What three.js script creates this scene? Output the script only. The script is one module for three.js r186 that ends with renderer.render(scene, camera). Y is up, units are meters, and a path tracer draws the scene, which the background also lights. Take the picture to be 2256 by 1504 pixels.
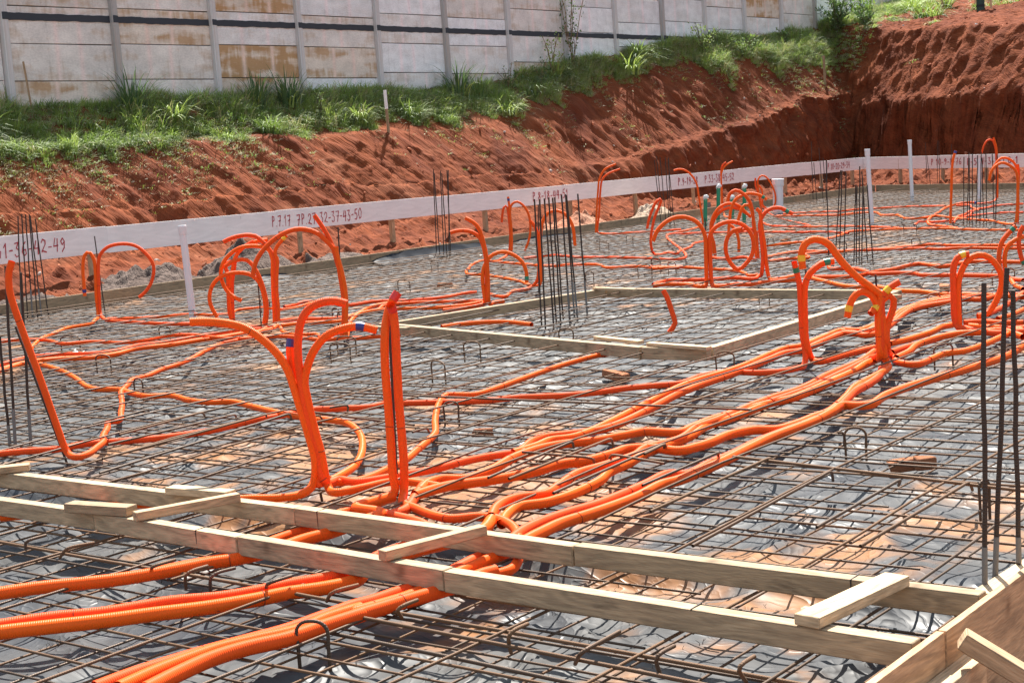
import * as THREE from 'three';
import { mergeGeometries } from 'three/addons/utils/BufferGeometryUtils.js';
import { RoundedBoxGeometry } from 'three/addons/geometries/RoundedBoxGeometry.js';
import { ImprovedNoise } from 'three/addons/math/ImprovedNoise.js';

// ---------------------------------------------------------------- camera, sky, sun, exposure
const scene = new THREE.Scene();
const camera = new THREE.PerspectiveCamera(24.95, 2256 / 1504, 0.1, 600);
camera.position.set(0, 1.35, 0);
camera.up.set(-0.01768583, 0.99047007, -0.13658785);
camera.lookAt(-0.60864995 * 10, 1.35 - 0.11904632 * 10, -0.78445727 * 10);
const toSun = new THREE.Vector3(-0.36, 1, -0.6).normalize();
{                                                            // clear summer sky: blue zenith, pale horizon, aureole round the sun, thin cloud
  const w = 512, h = 256, px = new Float32Array(w * h * 4), N = new ImprovedNoise(), d = new THREE.Vector3();
  for (let j = 0; j < h; j++) for (let i = 0; i < w; i++) {
    const el = ((j + 0.5) / h - 0.5) * Math.PI, az = ((i + 0.5) / w - 0.5) * 2 * Math.PI;
    d.set(Math.cos(el) * Math.cos(az), Math.sin(el), Math.cos(el) * Math.sin(az));
    const up = Math.max(0, d.y), hz = Math.pow(1 - up, 3), c = Math.max(0, d.dot(toSun)), glow = 0.35 * Math.pow(c, 8) + 0.9 * Math.pow(c, 60);
    const q = 1 / (up + 0.25), cl = N.noise(d.x * q * 1.6 + 3, 1, d.z * q * 1.6) + 0.5 * N.noise(d.x * q * 3.7, 4, d.z * q * 3.7 + 7), m = Math.min(1, Math.max(0, (cl - 0.02) * 1.6)) * 0.75;
    let R = 0.15 + 0.33 * hz + glow, G = 0.215 + 0.3 * hz + glow * 0.97, B = 0.305 + 0.22 * hz + glow * 0.9;
    R += (0.62 - R * 0.6) * m; G += (0.62 - G * 0.6) * m; B += (0.63 - B * 0.6) * m;
    const k = 4 * (j * w + i), f = d.y < 0 ? 0.5 : 1; px[k] = R * f * 0.88; px[k + 1] = G * f * 0.88; px[k + 2] = B * f * 0.88; px[k + 3] = 1;
  }
  const t = new THREE.DataTexture(px, w, h, THREE.RGBAFormat, THREE.FloatType);
  t.mapping = THREE.EquirectangularReflectionMapping; t.magFilter = t.minFilter = THREE.LinearFilter; t.needsUpdate = true;
  scene.background = t; scene.environment = t;
}
const sun = new THREE.DirectionalLight(new THREE.Color(1, 0.95, 0.87), 5);
sun.name = 'sun';
sun.position.set(-9, 0, -14).addScaledVector(toSun, 60);
sun.target.position.set(-9, 0, -14);
sun.castShadow = true;
sun.shadow.mapSize.set(4096, 4096);
Object.assign(sun.shadow.camera, { left: -28, right: 28, top: 28, bottom: -28, near: 1, far: 140 });
scene.add(sun, sun.target);
const renderer = new THREE.WebGLRenderer({ antialias: true });
renderer.shadowMap.enabled = true;
renderer.toneMapping = THREE.LinearToneMapping;
renderer.toneMappingExposure = 2.55;

// ---------------------------------------------------------------- helpers
const D = {
"nearbeam":[[-5.509,0.14,-3.486],[-4.728,0.14,-3.48],[-3.245,0.14,-3.398],[-1.459,0.14,-3.351]],
"farbeam":[[-6.046,0.14,-3.84],[-4.066,0.14,-3.829],[-3.039,0.14,-3.779],[-1.458,0.14,-3.777]],
"frame":[[-8.146,0.13,-8.828],[-7.734,0.13,-11.302],[-4.844,0.13,-11.058],[-4.704,0.13,-7.92]],
"spacers":[[[-4.445,0.175,-3.445],[-4.305,0.175,-3.822]],[[-3.196,0.175,-3.391],[-3.1,0.175,-3.776]],[[-1.736,0.175,-3.346],[-1.684,0.175,-3.78]],[[-4.844,0.175,-3.449],[-4.534,0.175,-3.494]],[[-4.7,0.175,-3.824],[-4.385,0.175,-3.853]],[[-5.875,0.175,-3.766],[-5.742,0.175,-3.921]],[[-5.676,0.175,-8.21],[-5.222,0.175,-8.042]],[[-5.128,0.175,-7.983],[-4.631,0.175,-7.864]],[[-7.72,0.175,-11.189],[-7.198,0.175,-11.045]],[[-8.06,0.175,-8.536],[-7.525,0.175,-8.464]],[[-4.972,0.175,-10.682],[-4.604,0.175,-10.573]]],
"starters":{"leftback":[[[-14.004,0.0,-9.655],[-13.943,1.086,-9.703]],[[-13.906,0.0,-9.662],[-13.862,1.102,-9.696]],[[-13.95,0.0,-9.754],[-13.915,1.097,-9.781]],[[-13.746,-0.0,-9.674],[-13.726,1.098,-9.69]],[[-13.987,0.0,-9.895],[-13.993,1.08,-9.89]],[[-14.001,0.0,-9.992],[-14.026,1.039,-9.973]]],"leftnear":[[[-7.067,0.0,-4.749],[-7.026,0.963,-4.781]],[[-7.022,-0.0,-4.814],[-6.986,0.923,-4.842]],[[-7.097,0.0,-4.739],[-7.09,0.598,-4.745]]],"backedge":[[[-14.408,0.0,-16.939],[-14.371,1.241,-16.968]],[[-14.337,0.0,-16.927],[-14.329,1.183,-16.933]],[[-14.248,0.0,-16.911],[-14.213,1.211,-16.938]],[[-14.058,0.0,-16.755],[-14.048,1.178,-16.763]],[[-14.097,0.0,-16.885],[-14.067,1.217,-16.908]],[[-14.013,0.0,-16.748],[-13.952,1.217,-16.795]]],"centre":[[[-7.423,0.0,-9.974],[-7.417,0.994,-9.979]],[[-7.19,0.0,-9.708],[-7.173,1.001,-9.721]],[[-7.113,0.0,-9.715],[-7.118,1.006,-9.711]],[[-7.42,0.0,-10.173],[-7.416,0.995,-10.175]],[[-7.242,0.0,-9.989],[-7.24,0.999,-9.99]],[[-7.492,0.0,-10.371],[-7.495,0.988,-10.369]],[[-7.222,0.0,-10.088],[-7.222,1.016,-10.087]],[[-7.449,0.0,-10.477],[-7.456,1.004,-10.472]],[[-7.316,0.0,-10.331],[-7.335,1.002,-10.316]],[[-7.357,0.0,-10.534],[-7.37,1.002,-10.524]]],"backcut":[[[-14.431,0.0,-23.094],[-14.474,1.11,-23.061]],[[-14.738,0.0,-23.635],[-14.768,1.166,-23.612]],[[-14.298,0.0,-23.044],[-14.327,1.151,-23.022]],[[-13.573,0.0,-21.983],[-13.58,1.155,-21.977]],[[-13.702,0.0,-22.222],[-13.677,1.141,-22.242]],[[-13.45,0.0,-21.939],[-13.486,1.123,-21.912]]],"rightmid":[[[-7.532,0.0,-15.447],[-7.515,1.064,-15.461]],[[-7.7,0.0,-15.963],[-7.62,0.936,-16.025]],[[-7.581,0.0,-15.818],[-7.524,0.94,-15.862]],[[-7.276,0.0,-15.29],[-7.227,0.929,-15.328]],[[-6.985,0.0,-14.907],[-6.941,0.808,-14.941]],[[-6.954,0.0,-14.902],[-6.921,0.808,-14.928]],[[-6.924,0.0,-14.898],[-6.882,0.996,-14.931]],[[-6.893,0.0,-14.894],[-6.855,0.763,-14.924]],[[-6.928,-0.0,-15.123],[-6.944,0.937,-15.11]],[[-6.753,0.0,-14.875],[-6.777,0.805,-14.856]]],"cornerback":[[[-14.028,0.0,-28.194],[-14.016,1.221,-28.203]],[[-13.914,0.0,-28.13],[-13.936,0.815,-28.113]],[[-13.721,0.0,-28.023],[-13.754,1.092,-27.998]],[[-13.615,0.0,-27.964],[-13.648,0.888,-27.939]]],"faredge":[[[-13.948,0.0,-33.792],[-13.951,1.0,-33.789]],[[-13.701,0.0,-33.408],[-13.753,0.705,-33.367]],[[-13.495,0.0,-33.255],[-13.46,1.033,-33.283]],[[-13.41,0.0,-33.193],[-13.398,1.032,-33.202]],[[-13.043,0.0,-32.92],[-13.007,0.939,-32.947]]],"farright":[[[-7.917,0.0,-20.379],[-7.889,0.913,-20.4]],[[-7.862,0.0,-20.358],[-7.814,0.964,-20.396]],[[-7.82,0.0,-20.343],[-7.796,0.896,-20.362]],[[-7.775,0.0,-20.327],[-7.75,0.949,-20.346]],[[-7.713,0.0,-20.304],[-7.672,0.931,-20.336]],[[-7.655,0.0,-20.283],[-7.614,0.97,-20.315]],[[-7.594,0.0,-20.26],[-7.587,0.889,-20.265]],[[-7.55,0.0,-20.244],[-7.53,0.954,-20.259]],[[-7.355,0.0,-19.997],[-7.349,0.941,-20.002]],[[-7.334,0.0,-19.99],[-7.293,0.923,-20.022]]],"rightnear":[[[-1.563,0.07,-4.087],[-1.544,0.918,-4.102]],[[-1.57,0.07,-4.183],[-1.521,0.947,-4.221]],[[-1.545,0.05,-4.311],[-1.538,0.873,-4.316]]]},
"stakes":[[[-6.477,0.0,-4.647],[-6.626,0.68,-4.53]],[[-12.893,0.0,-9.885],[-12.918,0.838,-9.866]],[[-10.701,0.0,-9.629],[-10.663,0.572,-9.659]],[[-10.057,0.0,-9.368],[-10.051,0.451,-9.373]],[[-10.183,0.0,-9.672],[-10.166,0.624,-9.686]],[[-8.645,0.0,-8.938],[-8.624,0.884,-8.954]],[[-4.281,0.0,-4.668],[-4.263,0.745,-4.682]],[[-4.586,0.0,-4.531],[-4.644,0.557,-4.486]],[[-7.572,0.0,-12.876],[-7.555,0.633,-12.889]],[[-4.31,0.0,-8.461],[-4.288,0.541,-8.478]],[[-3.768,0.0,-8.369],[-3.783,0.521,-8.358]],[[-3.921,0.0,-9.998],[-3.917,0.337,-10.001]],[[-9.18,0.0,-12.318],[-9.135,0.856,-12.353]]],
"pipes":{"w1":[[-11.462,0.0,-9.806],[-11.48,0.909,-9.792]],"w2":[[-9.458,0.0,-20.849],[-9.478,1.092,-20.833]],"w3":[[-11.544,0.0,-27.242],[-11.55,1.133,-27.237]],"w4":[[-9.8,0.0,-25.975],[-9.771,0.752,-25.998]],"w5":[[-12.915,0.0,-24.572],[-12.897,0.624,-24.586]],"g1":[[-12.788,0.0,-21.801],[-12.765,0.445,-21.819]],"g2":[[-12.907,0.0,-22.42],[-12.873,0.589,-22.447]],"g3":[[-12.285,0.0,-22.187],[-12.258,0.577,-22.208]],"g4":[[-13.126,0.0,-23.31],[-13.12,0.363,-23.314]],"p1":[[-15.267,0.0,-26.169],[-15.259,0.193,-26.176]],"p2":[[-15.516,-0.0,-28.393],[-15.515,0.103,-28.394]]},
"hooks":[
[[-3.644,0.03,-5.208],[-3.563,0.105,-5.08],[-3.975,0.1,-5.124]],
[[-3.654,0.03,-5.31],[-3.532,0.105,-5.167],[-3.153,0.1,-5.087]],
[[-3.959,0.03,-5.498],[-3.86,0.105,-5.354],[-3.78,0.1,-4.647]],
[[-3.806,0.03,-5.585],[-3.733,0.105,-5.47],[-3.685,0.1,-4.632]],
[[-3.548,0.03,-5.59],[-3.438,0.105,-5.426],[-3.368,0.1,-4.517]],
[[-3.553,0.03,-5.582],[-3.435,0.105,-5.436],[-3.41,0.1,-5.157]],
[[-3.229,0.03,-5.48],[-3.126,0.105,-5.346],[-3.113,0.1,-4.696]],
[[-2.942,0.03,-5.5],[-2.88,0.105,-5.313],[-2.867,0.1,-4.314]],
[[-2.603,0.03,-5.293],[-2.548,0.105,-5.171],[-2.496,0.1,-4.064]],
[[-2.06,0.03,-5.308],[-2.015,0.105,-5.162],[-2.015,0.1,-4.256]],
[[-2.338,0.03,-5.279],[-2.252,0.105,-5.118],[-2.238,0.1,-4.417]],
[[-2.508,0.03,-3.133],[-2.47,0.105,-3.076],[-2.484,0.1,-3.273]],
[[-2.293,0.03,-3.124],[-2.204,0.105,-3.032],[-2.222,0.1,-3.271]],
[[-3.883,0.03,-3.186],[-3.809,0.105,-3.126],[-3.821,0.1,-3.36]],
[[-3.757,0.03,-3.18],[-3.713,0.105,-3.146],[-3.696,0.1,-3.378]],
[[-4.632,0.03,-3.237],[-4.493,0.105,-3.18],[-4.43,0.1,-3.401]],
[[-4.863,0.03,-3.266],[-4.734,0.105,-3.181],[-4.76,0.1,-3.347]],
[[-4.169,0.03,-3.269],[-3.982,0.105,-3.138],[-3.992,0.1,-3.311]],
[[-3.606,0.03,-3.277],[-3.46,0.105,-3.153],[-3.453,0.1,-3.382]],
[[-3.32,0.03,-3.256],[-3.202,0.105,-3.169],[-3.173,0.1,-3.357]],
[[-2.057,0.03,-3.164],[-2.019,0.105,-3.086],[-2.028,0.1,-3.28]],
[[-1.833,0.03,-3.204],[-1.799,0.105,-3.103],[-1.812,0.1,-3.286]],
[[-6.964,0.03,-5.576],[-6.763,0.105,-5.407],[-6.729,0.1,-4.997]],
[[-6.511,0.03,-5.598],[-6.344,0.105,-5.431],[-6.285,0.1,-4.767]],
[[-6.285,0.03,-5.618],[-6.087,0.105,-5.43],[-6.123,0.1,-4.533]],
[[-6.129,0.03,-5.689],[-5.903,0.105,-5.479],[-5.839,0.1,-4.316]],
[[-5.92,0.03,-5.678],[-5.788,0.105,-5.537],[-5.563,0.1,-4.104]],
[[-2.985,0.03,-3.235],[-2.903,0.105,-3.122],[-2.916,0.1,-3.313]],
[[-2.868,0.03,-5.951],[-2.836,0.105,-5.891],[-2.88,0.1,-5.828]],
[[-4.876,0.03,-5.585],[-4.757,0.105,-5.43],[-4.765,0.1,-5.287]],
[[-5.786,0.03,-5.961],[-5.66,0.105,-5.842],[-5.752,0.1,-5.696]],
[[-5.694,0.03,-5.689],[-5.577,0.105,-5.542],[-5.654,0.1,-5.502]]],
"chairs":[
[[-2.884,0.02,-5.985],[-2.852,0.11,-5.929],[-2.769,0.11,-5.952],[-2.787,0.02,-5.995]],
[[-3.077,0.02,-2.894],[-3.069,0.11,-2.89],[-2.988,0.11,-2.927],[-2.878,0.02,-2.863]],
[[-4.653,0.02,-7.956],[-4.608,0.11,-7.897],[-4.513,0.11,-7.943],[-4.515,0.02,-7.945]],
[[-5.263,0.02,-6.132],[-5.147,0.11,-6.018],[-5.084,0.11,-6.058],[-5.068,0.02,-6.039]],
[[-10.452,0.02,-8.544],[-10.461,0.11,-8.562],[-10.335,0.11,-8.574],[-10.523,0.02,-8.733]],
[[-8.166,0.02,-6.421],[-7.905,0.11,-6.228],[-7.809,0.11,-6.217],[-7.909,0.02,-6.294]],
[[-4.682,0.02,-11.24],[-4.547,0.11,-10.939],[-4.501,0.11,-11.067],[-4.661,0.02,-11.498]],
[[-3.549,0.02,-8.589],[-3.442,0.11,-8.35],[-3.377,0.11,-8.459],[-3.441,0.02,-8.726]],
[[-11.195,0.02,-12.465],[-11.092,0.11,-12.365],[-10.87,0.11,-12.305],[-11.144,0.02,-12.616]],
[[-9.422,0.02,-14.825],[-9.246,0.11,-14.555],[-9.127,0.11,-14.536],[-9.356,0.02,-14.922]],
[[-9.086,0.02,-14.626],[-8.731,0.11,-14.063],[-8.593,0.11,-13.994],[-8.969,0.02,-14.612]],
[[-12.915,0.02,-19.654],[-12.103,0.11,-18.419],[-11.91,0.11,-18.286],[-12.019,0.02,-18.468]],
[[-7.149,0.02,-16.793],[-7.064,0.11,-16.611],[-6.954,0.11,-16.581],[-7.125,0.02,-16.991]],
[[-6.229,0.02,-16.841],[-6.007,0.11,-16.258],[-5.908,0.11,-16.232],[-6.116,0.02,-16.814]],
[[-9.469,0.02,-14.883],[-9.309,0.11,-14.644],[-9.179,0.11,-14.623],[-9.324,0.02,-14.863]],
[[-12.226,0.02,-17.893],[-11.867,0.11,-17.382],[-11.567,0.11,-17.187],[-11.461,0.02,-17.025]],
[[-9.599,0.02,-17.929],[-9.231,0.11,-17.249],[-9.13,0.11,-17.222],[-9.318,0.02,-17.588]],
[[-2.09,0.02,-5.438],[-1.974,0.11,-5.145],[-1.954,0.11,-5.181],[-2.063,0.02,-5.477]]],
"bricks":[[-4.769,0.03,-5.858],[-2.542,0.03,-5.824],[-2.453,0.03,-5.815],[-5.151,0.03,-7.635],[-10.858,0.03,-12.867],[-10.451,0.03,-20.252],[-9.433,0.03,-18.114],[-4.998,0.03,-12.397]],
"wrapper":[[-10.037,0.07,-7.382]],
"formR":[[-1.448,0.14,-3.051],[-1.45,0.14,-4.081]],
"block":[[-1.418,0.09,-3.265],[-1.406,0.09,-3.406],[-1.447,-0.02,-3.626]],
"brace":[[-1.432,0.12,-3.476],[-1.399,-0.13,-3.871]],
"formL":[[-14.964,0.0,-9.826],[-15.093,0.0,-10.146],[-15.705,0.0,-14.593],[-15.179,0.0,-26.715],[-15.602,0.0,-34.674],[-11.135,0.0,-32.03]],
"board":[[-16.287,0.715,-35.479],[-9.409,0.715,-27.109]],
"con":[
{"cl":"pair","r":0.017,"tape":["end","red"],"p":[[-4.077,0.056,-3.919],[-4.062,0.056,-4.114],[-4.043,0.056,-4.239],[-4.044,0.056,-4.334],[-4.033,0.079,-4.383],[-4.036,0.154,-4.382],[-4.034,0.264,-4.383],[-4.033,0.425,-4.384],[-4.032,0.585,-4.384],[-4.025,0.706,-4.39],[-4.036,0.759,-4.419],[-4.033,0.813,-4.447],[-4.015,0.855,-4.473]]},
{"cl":"pair","r":0.017,"tape":["end","red"],"p":[[-2.973,0.056,-3.669],[-2.963,0.056,-3.725],[-3.007,0.056,-3.824],[-3.092,0.056,-3.945],[-3.222,0.056,-4.107],[-3.319,0.056,-4.195],[-3.433,0.056,-4.251],[-3.509,0.056,-4.248],[-3.577,0.056,-4.187],[-3.666,0.056,-4.198],[-3.823,0.056,-4.267],[-3.945,0.056,-4.329],[-4.005,0.079,-4.405],[-3.999,0.163,-4.41],[-3.998,0.293,-4.411],[-3.999,0.422,-4.41],[-3.995,0.614,-4.413],[-3.993,0.728,-4.415],[-3.995,0.786,-4.413],[-3.987,0.817,-4.394]]},
{"cl":"trident","r":0.017,"tape":null,"p":[[-5.356,0.056,-3.498],[-5.22,0.056,-3.64],[-5.096,0.056,-3.794],[-4.932,0.056,-3.917],[-4.767,0.056,-4.041],[-4.598,0.056,-4.141],[-4.49,0.056,-4.196],[-4.453,0.056,-4.282],[-4.487,0.076,-4.39],[-4.475,0.167,-4.399],[-4.49,0.283,-4.388],[-4.508,0.393,-4.373],[-4.525,0.492,-4.36],[-4.539,0.557,-4.349],[-4.566,0.62,-4.328],[-4.604,0.676,-4.299],[-4.633,0.709,-4.276],[-4.673,0.741,-4.245],[-4.724,0.76,-4.206],[-4.769,0.77,-4.171],[-4.835,0.775,-4.12]]},
{"cl":"trident","r":0.017,"tape":null,"p":[[-4.065,0.056,-5.275],[-4.096,0.056,-5.219],[-4.151,0.056,-5.112],[-4.183,0.056,-4.978],[-4.204,0.056,-4.836],[-4.257,0.056,-4.725],[-4.296,0.056,-4.654],[-4.369,0.056,-4.528],[-4.476,0.056,-4.53],[-4.446,0.069,-4.422],[-4.459,0.117,-4.411],[-4.462,0.199,-4.409],[-4.48,0.303,-4.395],[-4.494,0.405,-4.384],[-4.499,0.5,-4.381],[-4.501,0.607,-4.379],[-4.494,0.686,-4.384],[-4.479,0.752,-4.396],[-4.45,0.796,-4.418],[-4.407,0.818,-4.452],[-4.365,0.818,-4.484],[-4.332,0.804,-4.51]]},
{"cl":"trident","r":0.017,"tape":["end-.05","blue"],"p":[[-3.973,0.056,-4.604],[-4.178,0.056,-4.635],[-4.262,0.056,-4.605],[-4.302,0.056,-4.477],[-4.346,0.056,-4.375],[-4.439,0.058,-4.427],[-4.449,0.144,-4.419],[-4.453,0.198,-4.416],[-4.467,0.295,-4.405],[-4.48,0.404,-4.395],[-4.487,0.499,-4.39],[-4.47,0.571,-4.403],[-4.445,0.629,-4.422],[-4.405,0.679,-4.453],[-4.351,0.704,-4.495],[-4.299,0.709,-4.536],[-4.241,0.689,-4.58]]},
{"cl":"trident","r":0.017,"tape":["end","blue"],"p":[[-4.468,0.053,-4.404],[-4.493,0.154,-4.423],[-4.511,0.278,-4.409],[-4.529,0.402,-4.395],[-4.541,0.497,-4.385],[-4.546,0.579,-4.382],[-4.554,0.631,-4.389],[-4.554,0.675,-4.401]]},
{"cl":"loop","r":0.017,"tape":null,"p":[[-9.752,0.056,-6.843],[-9.187,0.056,-6.617],[-8.655,0.056,-6.348],[-8.24,0.056,-6.12],[-8.064,0.056,-6.068],[-7.922,0.056,-6.101],[-7.663,0.056,-6.014],[-7.442,0.056,-5.952],[-7.315,0.056,-6.011],[-6.98,0.056,-5.9],[-6.755,0.056,-5.877],[-6.676,0.056,-5.923],[-6.397,0.056,-5.84],[-6.094,0.056,-5.724],[-5.863,0.056,-5.669],[-5.642,0.056,-5.616],[-5.729,0.056,-5.656],[-5.618,0.056,-5.638],[-5.447,0.056,-5.592],[-5.273,0.056,-5.482],[-5.037,0.056,-5.273],[-4.757,0.056,-4.966],[-4.609,0.056,-4.76],[-4.537,0.056,-4.613],[-4.492,0.056,-4.496]]},
{"cl":"leftlong","r":0.017,"tape":["end-.03","green"],"p":[[-6.726,0.056,-4.376],[-6.711,0.056,-4.424],[-6.63,0.056,-4.516],[-6.501,0.056,-4.623],[-6.482,0.056,-4.763],[-6.351,0.056,-4.872],[-6.219,0.056,-4.981],[-6.139,0.056,-5.136],[-6.083,0.056,-5.257],[-6.083,0.056,-5.559],[-6.058,0.056,-5.655],[-6.034,0.056,-5.813],[-5.994,0.056,-5.912],[-5.876,0.056,-5.968],[-5.72,0.056,-6.061],[-5.7,0.056,-6.171],[-5.622,0.056,-6.217],[-5.476,0.056,-6.273],[-5.397,0.056,-6.308],[-5.235,0.056,-6.372],[-5.169,0.056,-6.423],[-5.058,0.056,-6.55],[-4.842,0.056,-6.677],[-4.714,0.056,-6.783],[-4.616,0.056,-6.934],[-4.501,0.056,-7.065],[-4.415,0.056,-7.163],[-4.429,0.056,-7.425],[-4.369,0.056,-7.578],[-4.178,0.056,-7.587],[-4.062,0.056,-7.637],[-4.011,0.056,-7.778],[-4.085,0.056,-8.012],[-4.096,0.105,-8.044],[-4.106,0.213,-8.036],[-4.107,0.32,-8.035],[-4.107,0.409,-8.035],[-4.108,0.498,-8.034],[-4.118,0.57,-8.027],[-4.118,0.634,-8.001]]},
{"cl":"framefeed","r":0.017,"tape":null,"p":[[-4.485,0.056,-4.499],[-4.447,0.056,-4.538],[-4.408,0.056,-4.575],[-4.409,0.056,-4.657],[-4.449,0.056,-4.814],[-4.498,0.056,-4.976],[-4.598,0.056,-5.169],[-4.704,0.056,-5.374],[-4.786,0.056,-5.516],[-5.026,0.056,-5.802],[-5.345,0.056,-6.208],[-5.482,0.056,-6.413],[-5.513,0.056,-6.493],[-5.361,0.056,-6.529],[-5.357,0.056,-6.661],[-5.421,0.056,-7.031],[-5.49,0.056,-7.43],[-5.536,0.056,-7.736],[-5.531,0.056,-8.069],[-5.433,0.056,-8.188],[-5.276,0.056,-8.232],[-5.125,0.056,-8.338]]},
{"cl":"lean","r":0.017,"tape":null,"p":[[-6.386,1.018,-4.385],[-6.403,0.961,-4.372],[-6.407,0.879,-4.369],[-6.395,0.79,-4.378],[-6.38,0.71,-4.39],[-6.359,0.605,-4.406],[-6.338,0.503,-4.422],[-6.314,0.377,-4.441],[-6.29,0.246,-4.46],[-6.275,0.164,-4.472],[-6.266,0.119,-4.478],[-6.251,0.068,-4.49],[-6.172,0.056,-4.479],[-6.179,0.056,-4.543],[-6.282,0.056,-4.683],[-6.375,0.056,-4.796],[-6.497,0.056,-4.887],[-6.71,0.056,-5.083],[-6.888,0.056,-5.237],[-6.857,0.056,-5.265],[-7.099,0.056,-5.482],[-7.385,0.056,-5.716],[-7.675,0.056,-5.94],[-7.771,0.056,-6.017],[-7.987,0.056,-6.238],[-8.186,0.056,-6.447],[-8.213,0.056,-6.572],[-8.349,0.056,-6.816],[-8.494,0.056,-7.145],[-8.878,0.056,-7.698],[-9.092,0.056,-8.044],[-9.106,0.056,-8.216],[-9.25,0.056,-8.514],[-9.522,0.056,-8.944]]},
{"cl":"backleft","r":0.017,"tape":["end-.03","blue"],"p":[[-10.419,0.056,-7.209],[-10.969,0.056,-7.65],[-11.37,0.056,-8.021],[-11.633,0.056,-8.34],[-11.912,0.056,-8.712],[-11.96,0.056,-8.972],[-12.254,0.056,-9.269],[-12.523,0.083,-9.512],[-12.522,0.266,-9.513],[-12.51,0.492,-9.522],[-12.512,0.628,-9.52],[-12.542,0.703,-9.497],[-12.58,0.676,-9.468],[-12.605,0.545,-9.449],[-12.609,0.395,-9.446],[-12.612,0.274,-9.443]]},
{"cl":"backleft","r":0.017,"tape":null,"p":[[-9.721,0.056,-9.045],[-10.12,0.056,-9.06],[-10.717,0.056,-9.145],[-10.929,0.056,-9.149],[-11.28,0.056,-9.174],[-11.642,0.056,-9.201],[-12.042,0.056,-9.285],[-12.399,0.056,-9.472],[-12.505,0.089,-9.526],[-12.5,0.264,-9.53],[-12.488,0.49,-9.539],[-12.479,0.595,-9.546],[-12.461,0.668,-9.56],[-12.396,0.738,-9.61],[-12.287,0.761,-9.695],[-12.183,0.734,-9.776],[-12.106,0.652,-9.836],[-12.056,0.527,-9.875],[-12.079,0.378,-9.856],[-12.135,0.277,-9.813],[-12.189,0.224,-9.771]]},
{"cl":"thinback","r":0.0136,"tape":null,"p":[[-12.249,0.056,-9.411],[-11.879,0.056,-9.484],[-11.646,0.056,-9.664],[-11.507,0.056,-9.792],[-11.134,0.056,-9.79],[-11.02,0.056,-9.879],[-11.21,0.056,-10.171],[-11.074,0.056,-10.325],[-10.625,0.056,-10.196],[-10.64,0.056,-10.415],[-10.808,0.056,-10.814],[-10.726,0.056,-10.945]]},
{"cl":"acrossleft","r":0.0155,"tape":null,"p":[[-11.662,0.066,-7.717],[-11.609,0.066,-7.772],[-11.446,0.066,-7.89],[-11.114,0.066,-7.885],[-10.669,0.066,-7.757],[-10.48,0.066,-7.874],[-10.094,0.066,-7.88],[-9.99,0.066,-8.03],[-10.03,0.066,-8.303],[-9.827,0.066,-8.373],[-9.443,0.066,-8.28],[-9.043,0.066,-8.24],[-8.861,0.066,-8.395],[-8.594,0.066,-8.383],[-8.318,0.066,-8.288],[-8.174,0.066,-8.289],[-8.097,0.066,-8.358],[-7.941,0.066,-8.42],[-7.843,0.066,-8.517],[-7.69,0.066,-8.553]]},
{"cl":"leftbundle","r":0.0175,"tape":null,"p":[[-9.846,0.056,-6.489],[-9.927,0.056,-6.622],[-10.089,0.056,-7.002],[-9.958,0.056,-7.186],[-9.71,0.056,-7.283],[-9.654,0.056,-7.456],[-9.747,0.056,-7.753],[-9.637,0.056,-7.969],[-9.633,0.056,-8.284],[-9.572,0.056,-8.477],[-9.538,0.056,-8.699],[-9.448,0.056,-8.873],[-9.579,0.056,-9.108]]},
{"cl":"leftbundle","r":0.0175,"tape":null,"p":[[-10.019,0.058,-6.606],[-10.104,0.058,-6.743],[-10.276,0.058,-7.135],[-10.102,0.058,-7.293],[-9.831,0.058,-7.376],[-9.755,0.058,-7.536],[-9.853,0.058,-7.839],[-9.762,0.058,-8.075],[-9.782,0.058,-8.415],[-9.722,0.058,-8.612],[-9.668,0.058,-8.82],[-9.515,0.058,-8.937],[-9.564,0.058,-9.094]]},
{"cl":"leftbundle","r":0.0175,"tape":null,"p":[[-9.729,0.056,-6.41],[-9.808,0.056,-6.54],[-9.964,0.056,-6.914],[-9.858,0.056,-7.112],[-9.626,0.056,-7.218],[-9.581,0.056,-7.398],[-9.672,0.056,-7.692],[-9.55,0.056,-7.896],[-9.531,0.056,-8.195],[-9.471,0.056,-8.385],[-9.448,0.056,-8.615],[-9.396,0.056,-8.823],[-9.579,0.056,-9.108]]},
{"cl":"archgroup","r":0.0184,"tape":null,"p":[[-10.257,0.065,-9.22],[-10.273,0.153,-9.208],[-10.27,0.289,-9.211],[-10.264,0.425,-9.215],[-10.264,0.516,-9.215],[-10.276,0.553,-9.206],[-10.259,0.588,-9.219],[-10.229,0.603,-9.242]]},
{"cl":"archgroup","r":0.0175,"tape":null,"p":[[-10.254,0.065,-9.223],[-10.26,0.152,-9.218],[-10.259,0.288,-9.219],[-10.246,0.424,-9.229],[-10.224,0.53,-9.246],[-10.198,0.637,-9.266],[-10.151,0.705,-9.303],[-10.076,0.752,-9.361],[-10.003,0.769,-9.417],[-9.964,0.768,-9.448]]},
{"cl":"archgroup","r":0.0175,"tape":null,"p":[[-10.25,0.069,-9.226],[-10.251,0.151,-9.225],[-10.245,0.287,-9.23],[-10.235,0.423,-9.237],[-10.218,0.512,-9.251],[-10.182,0.671,-9.279],[-10.12,0.729,-9.327],[-10.061,0.765,-9.373]]},
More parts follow.
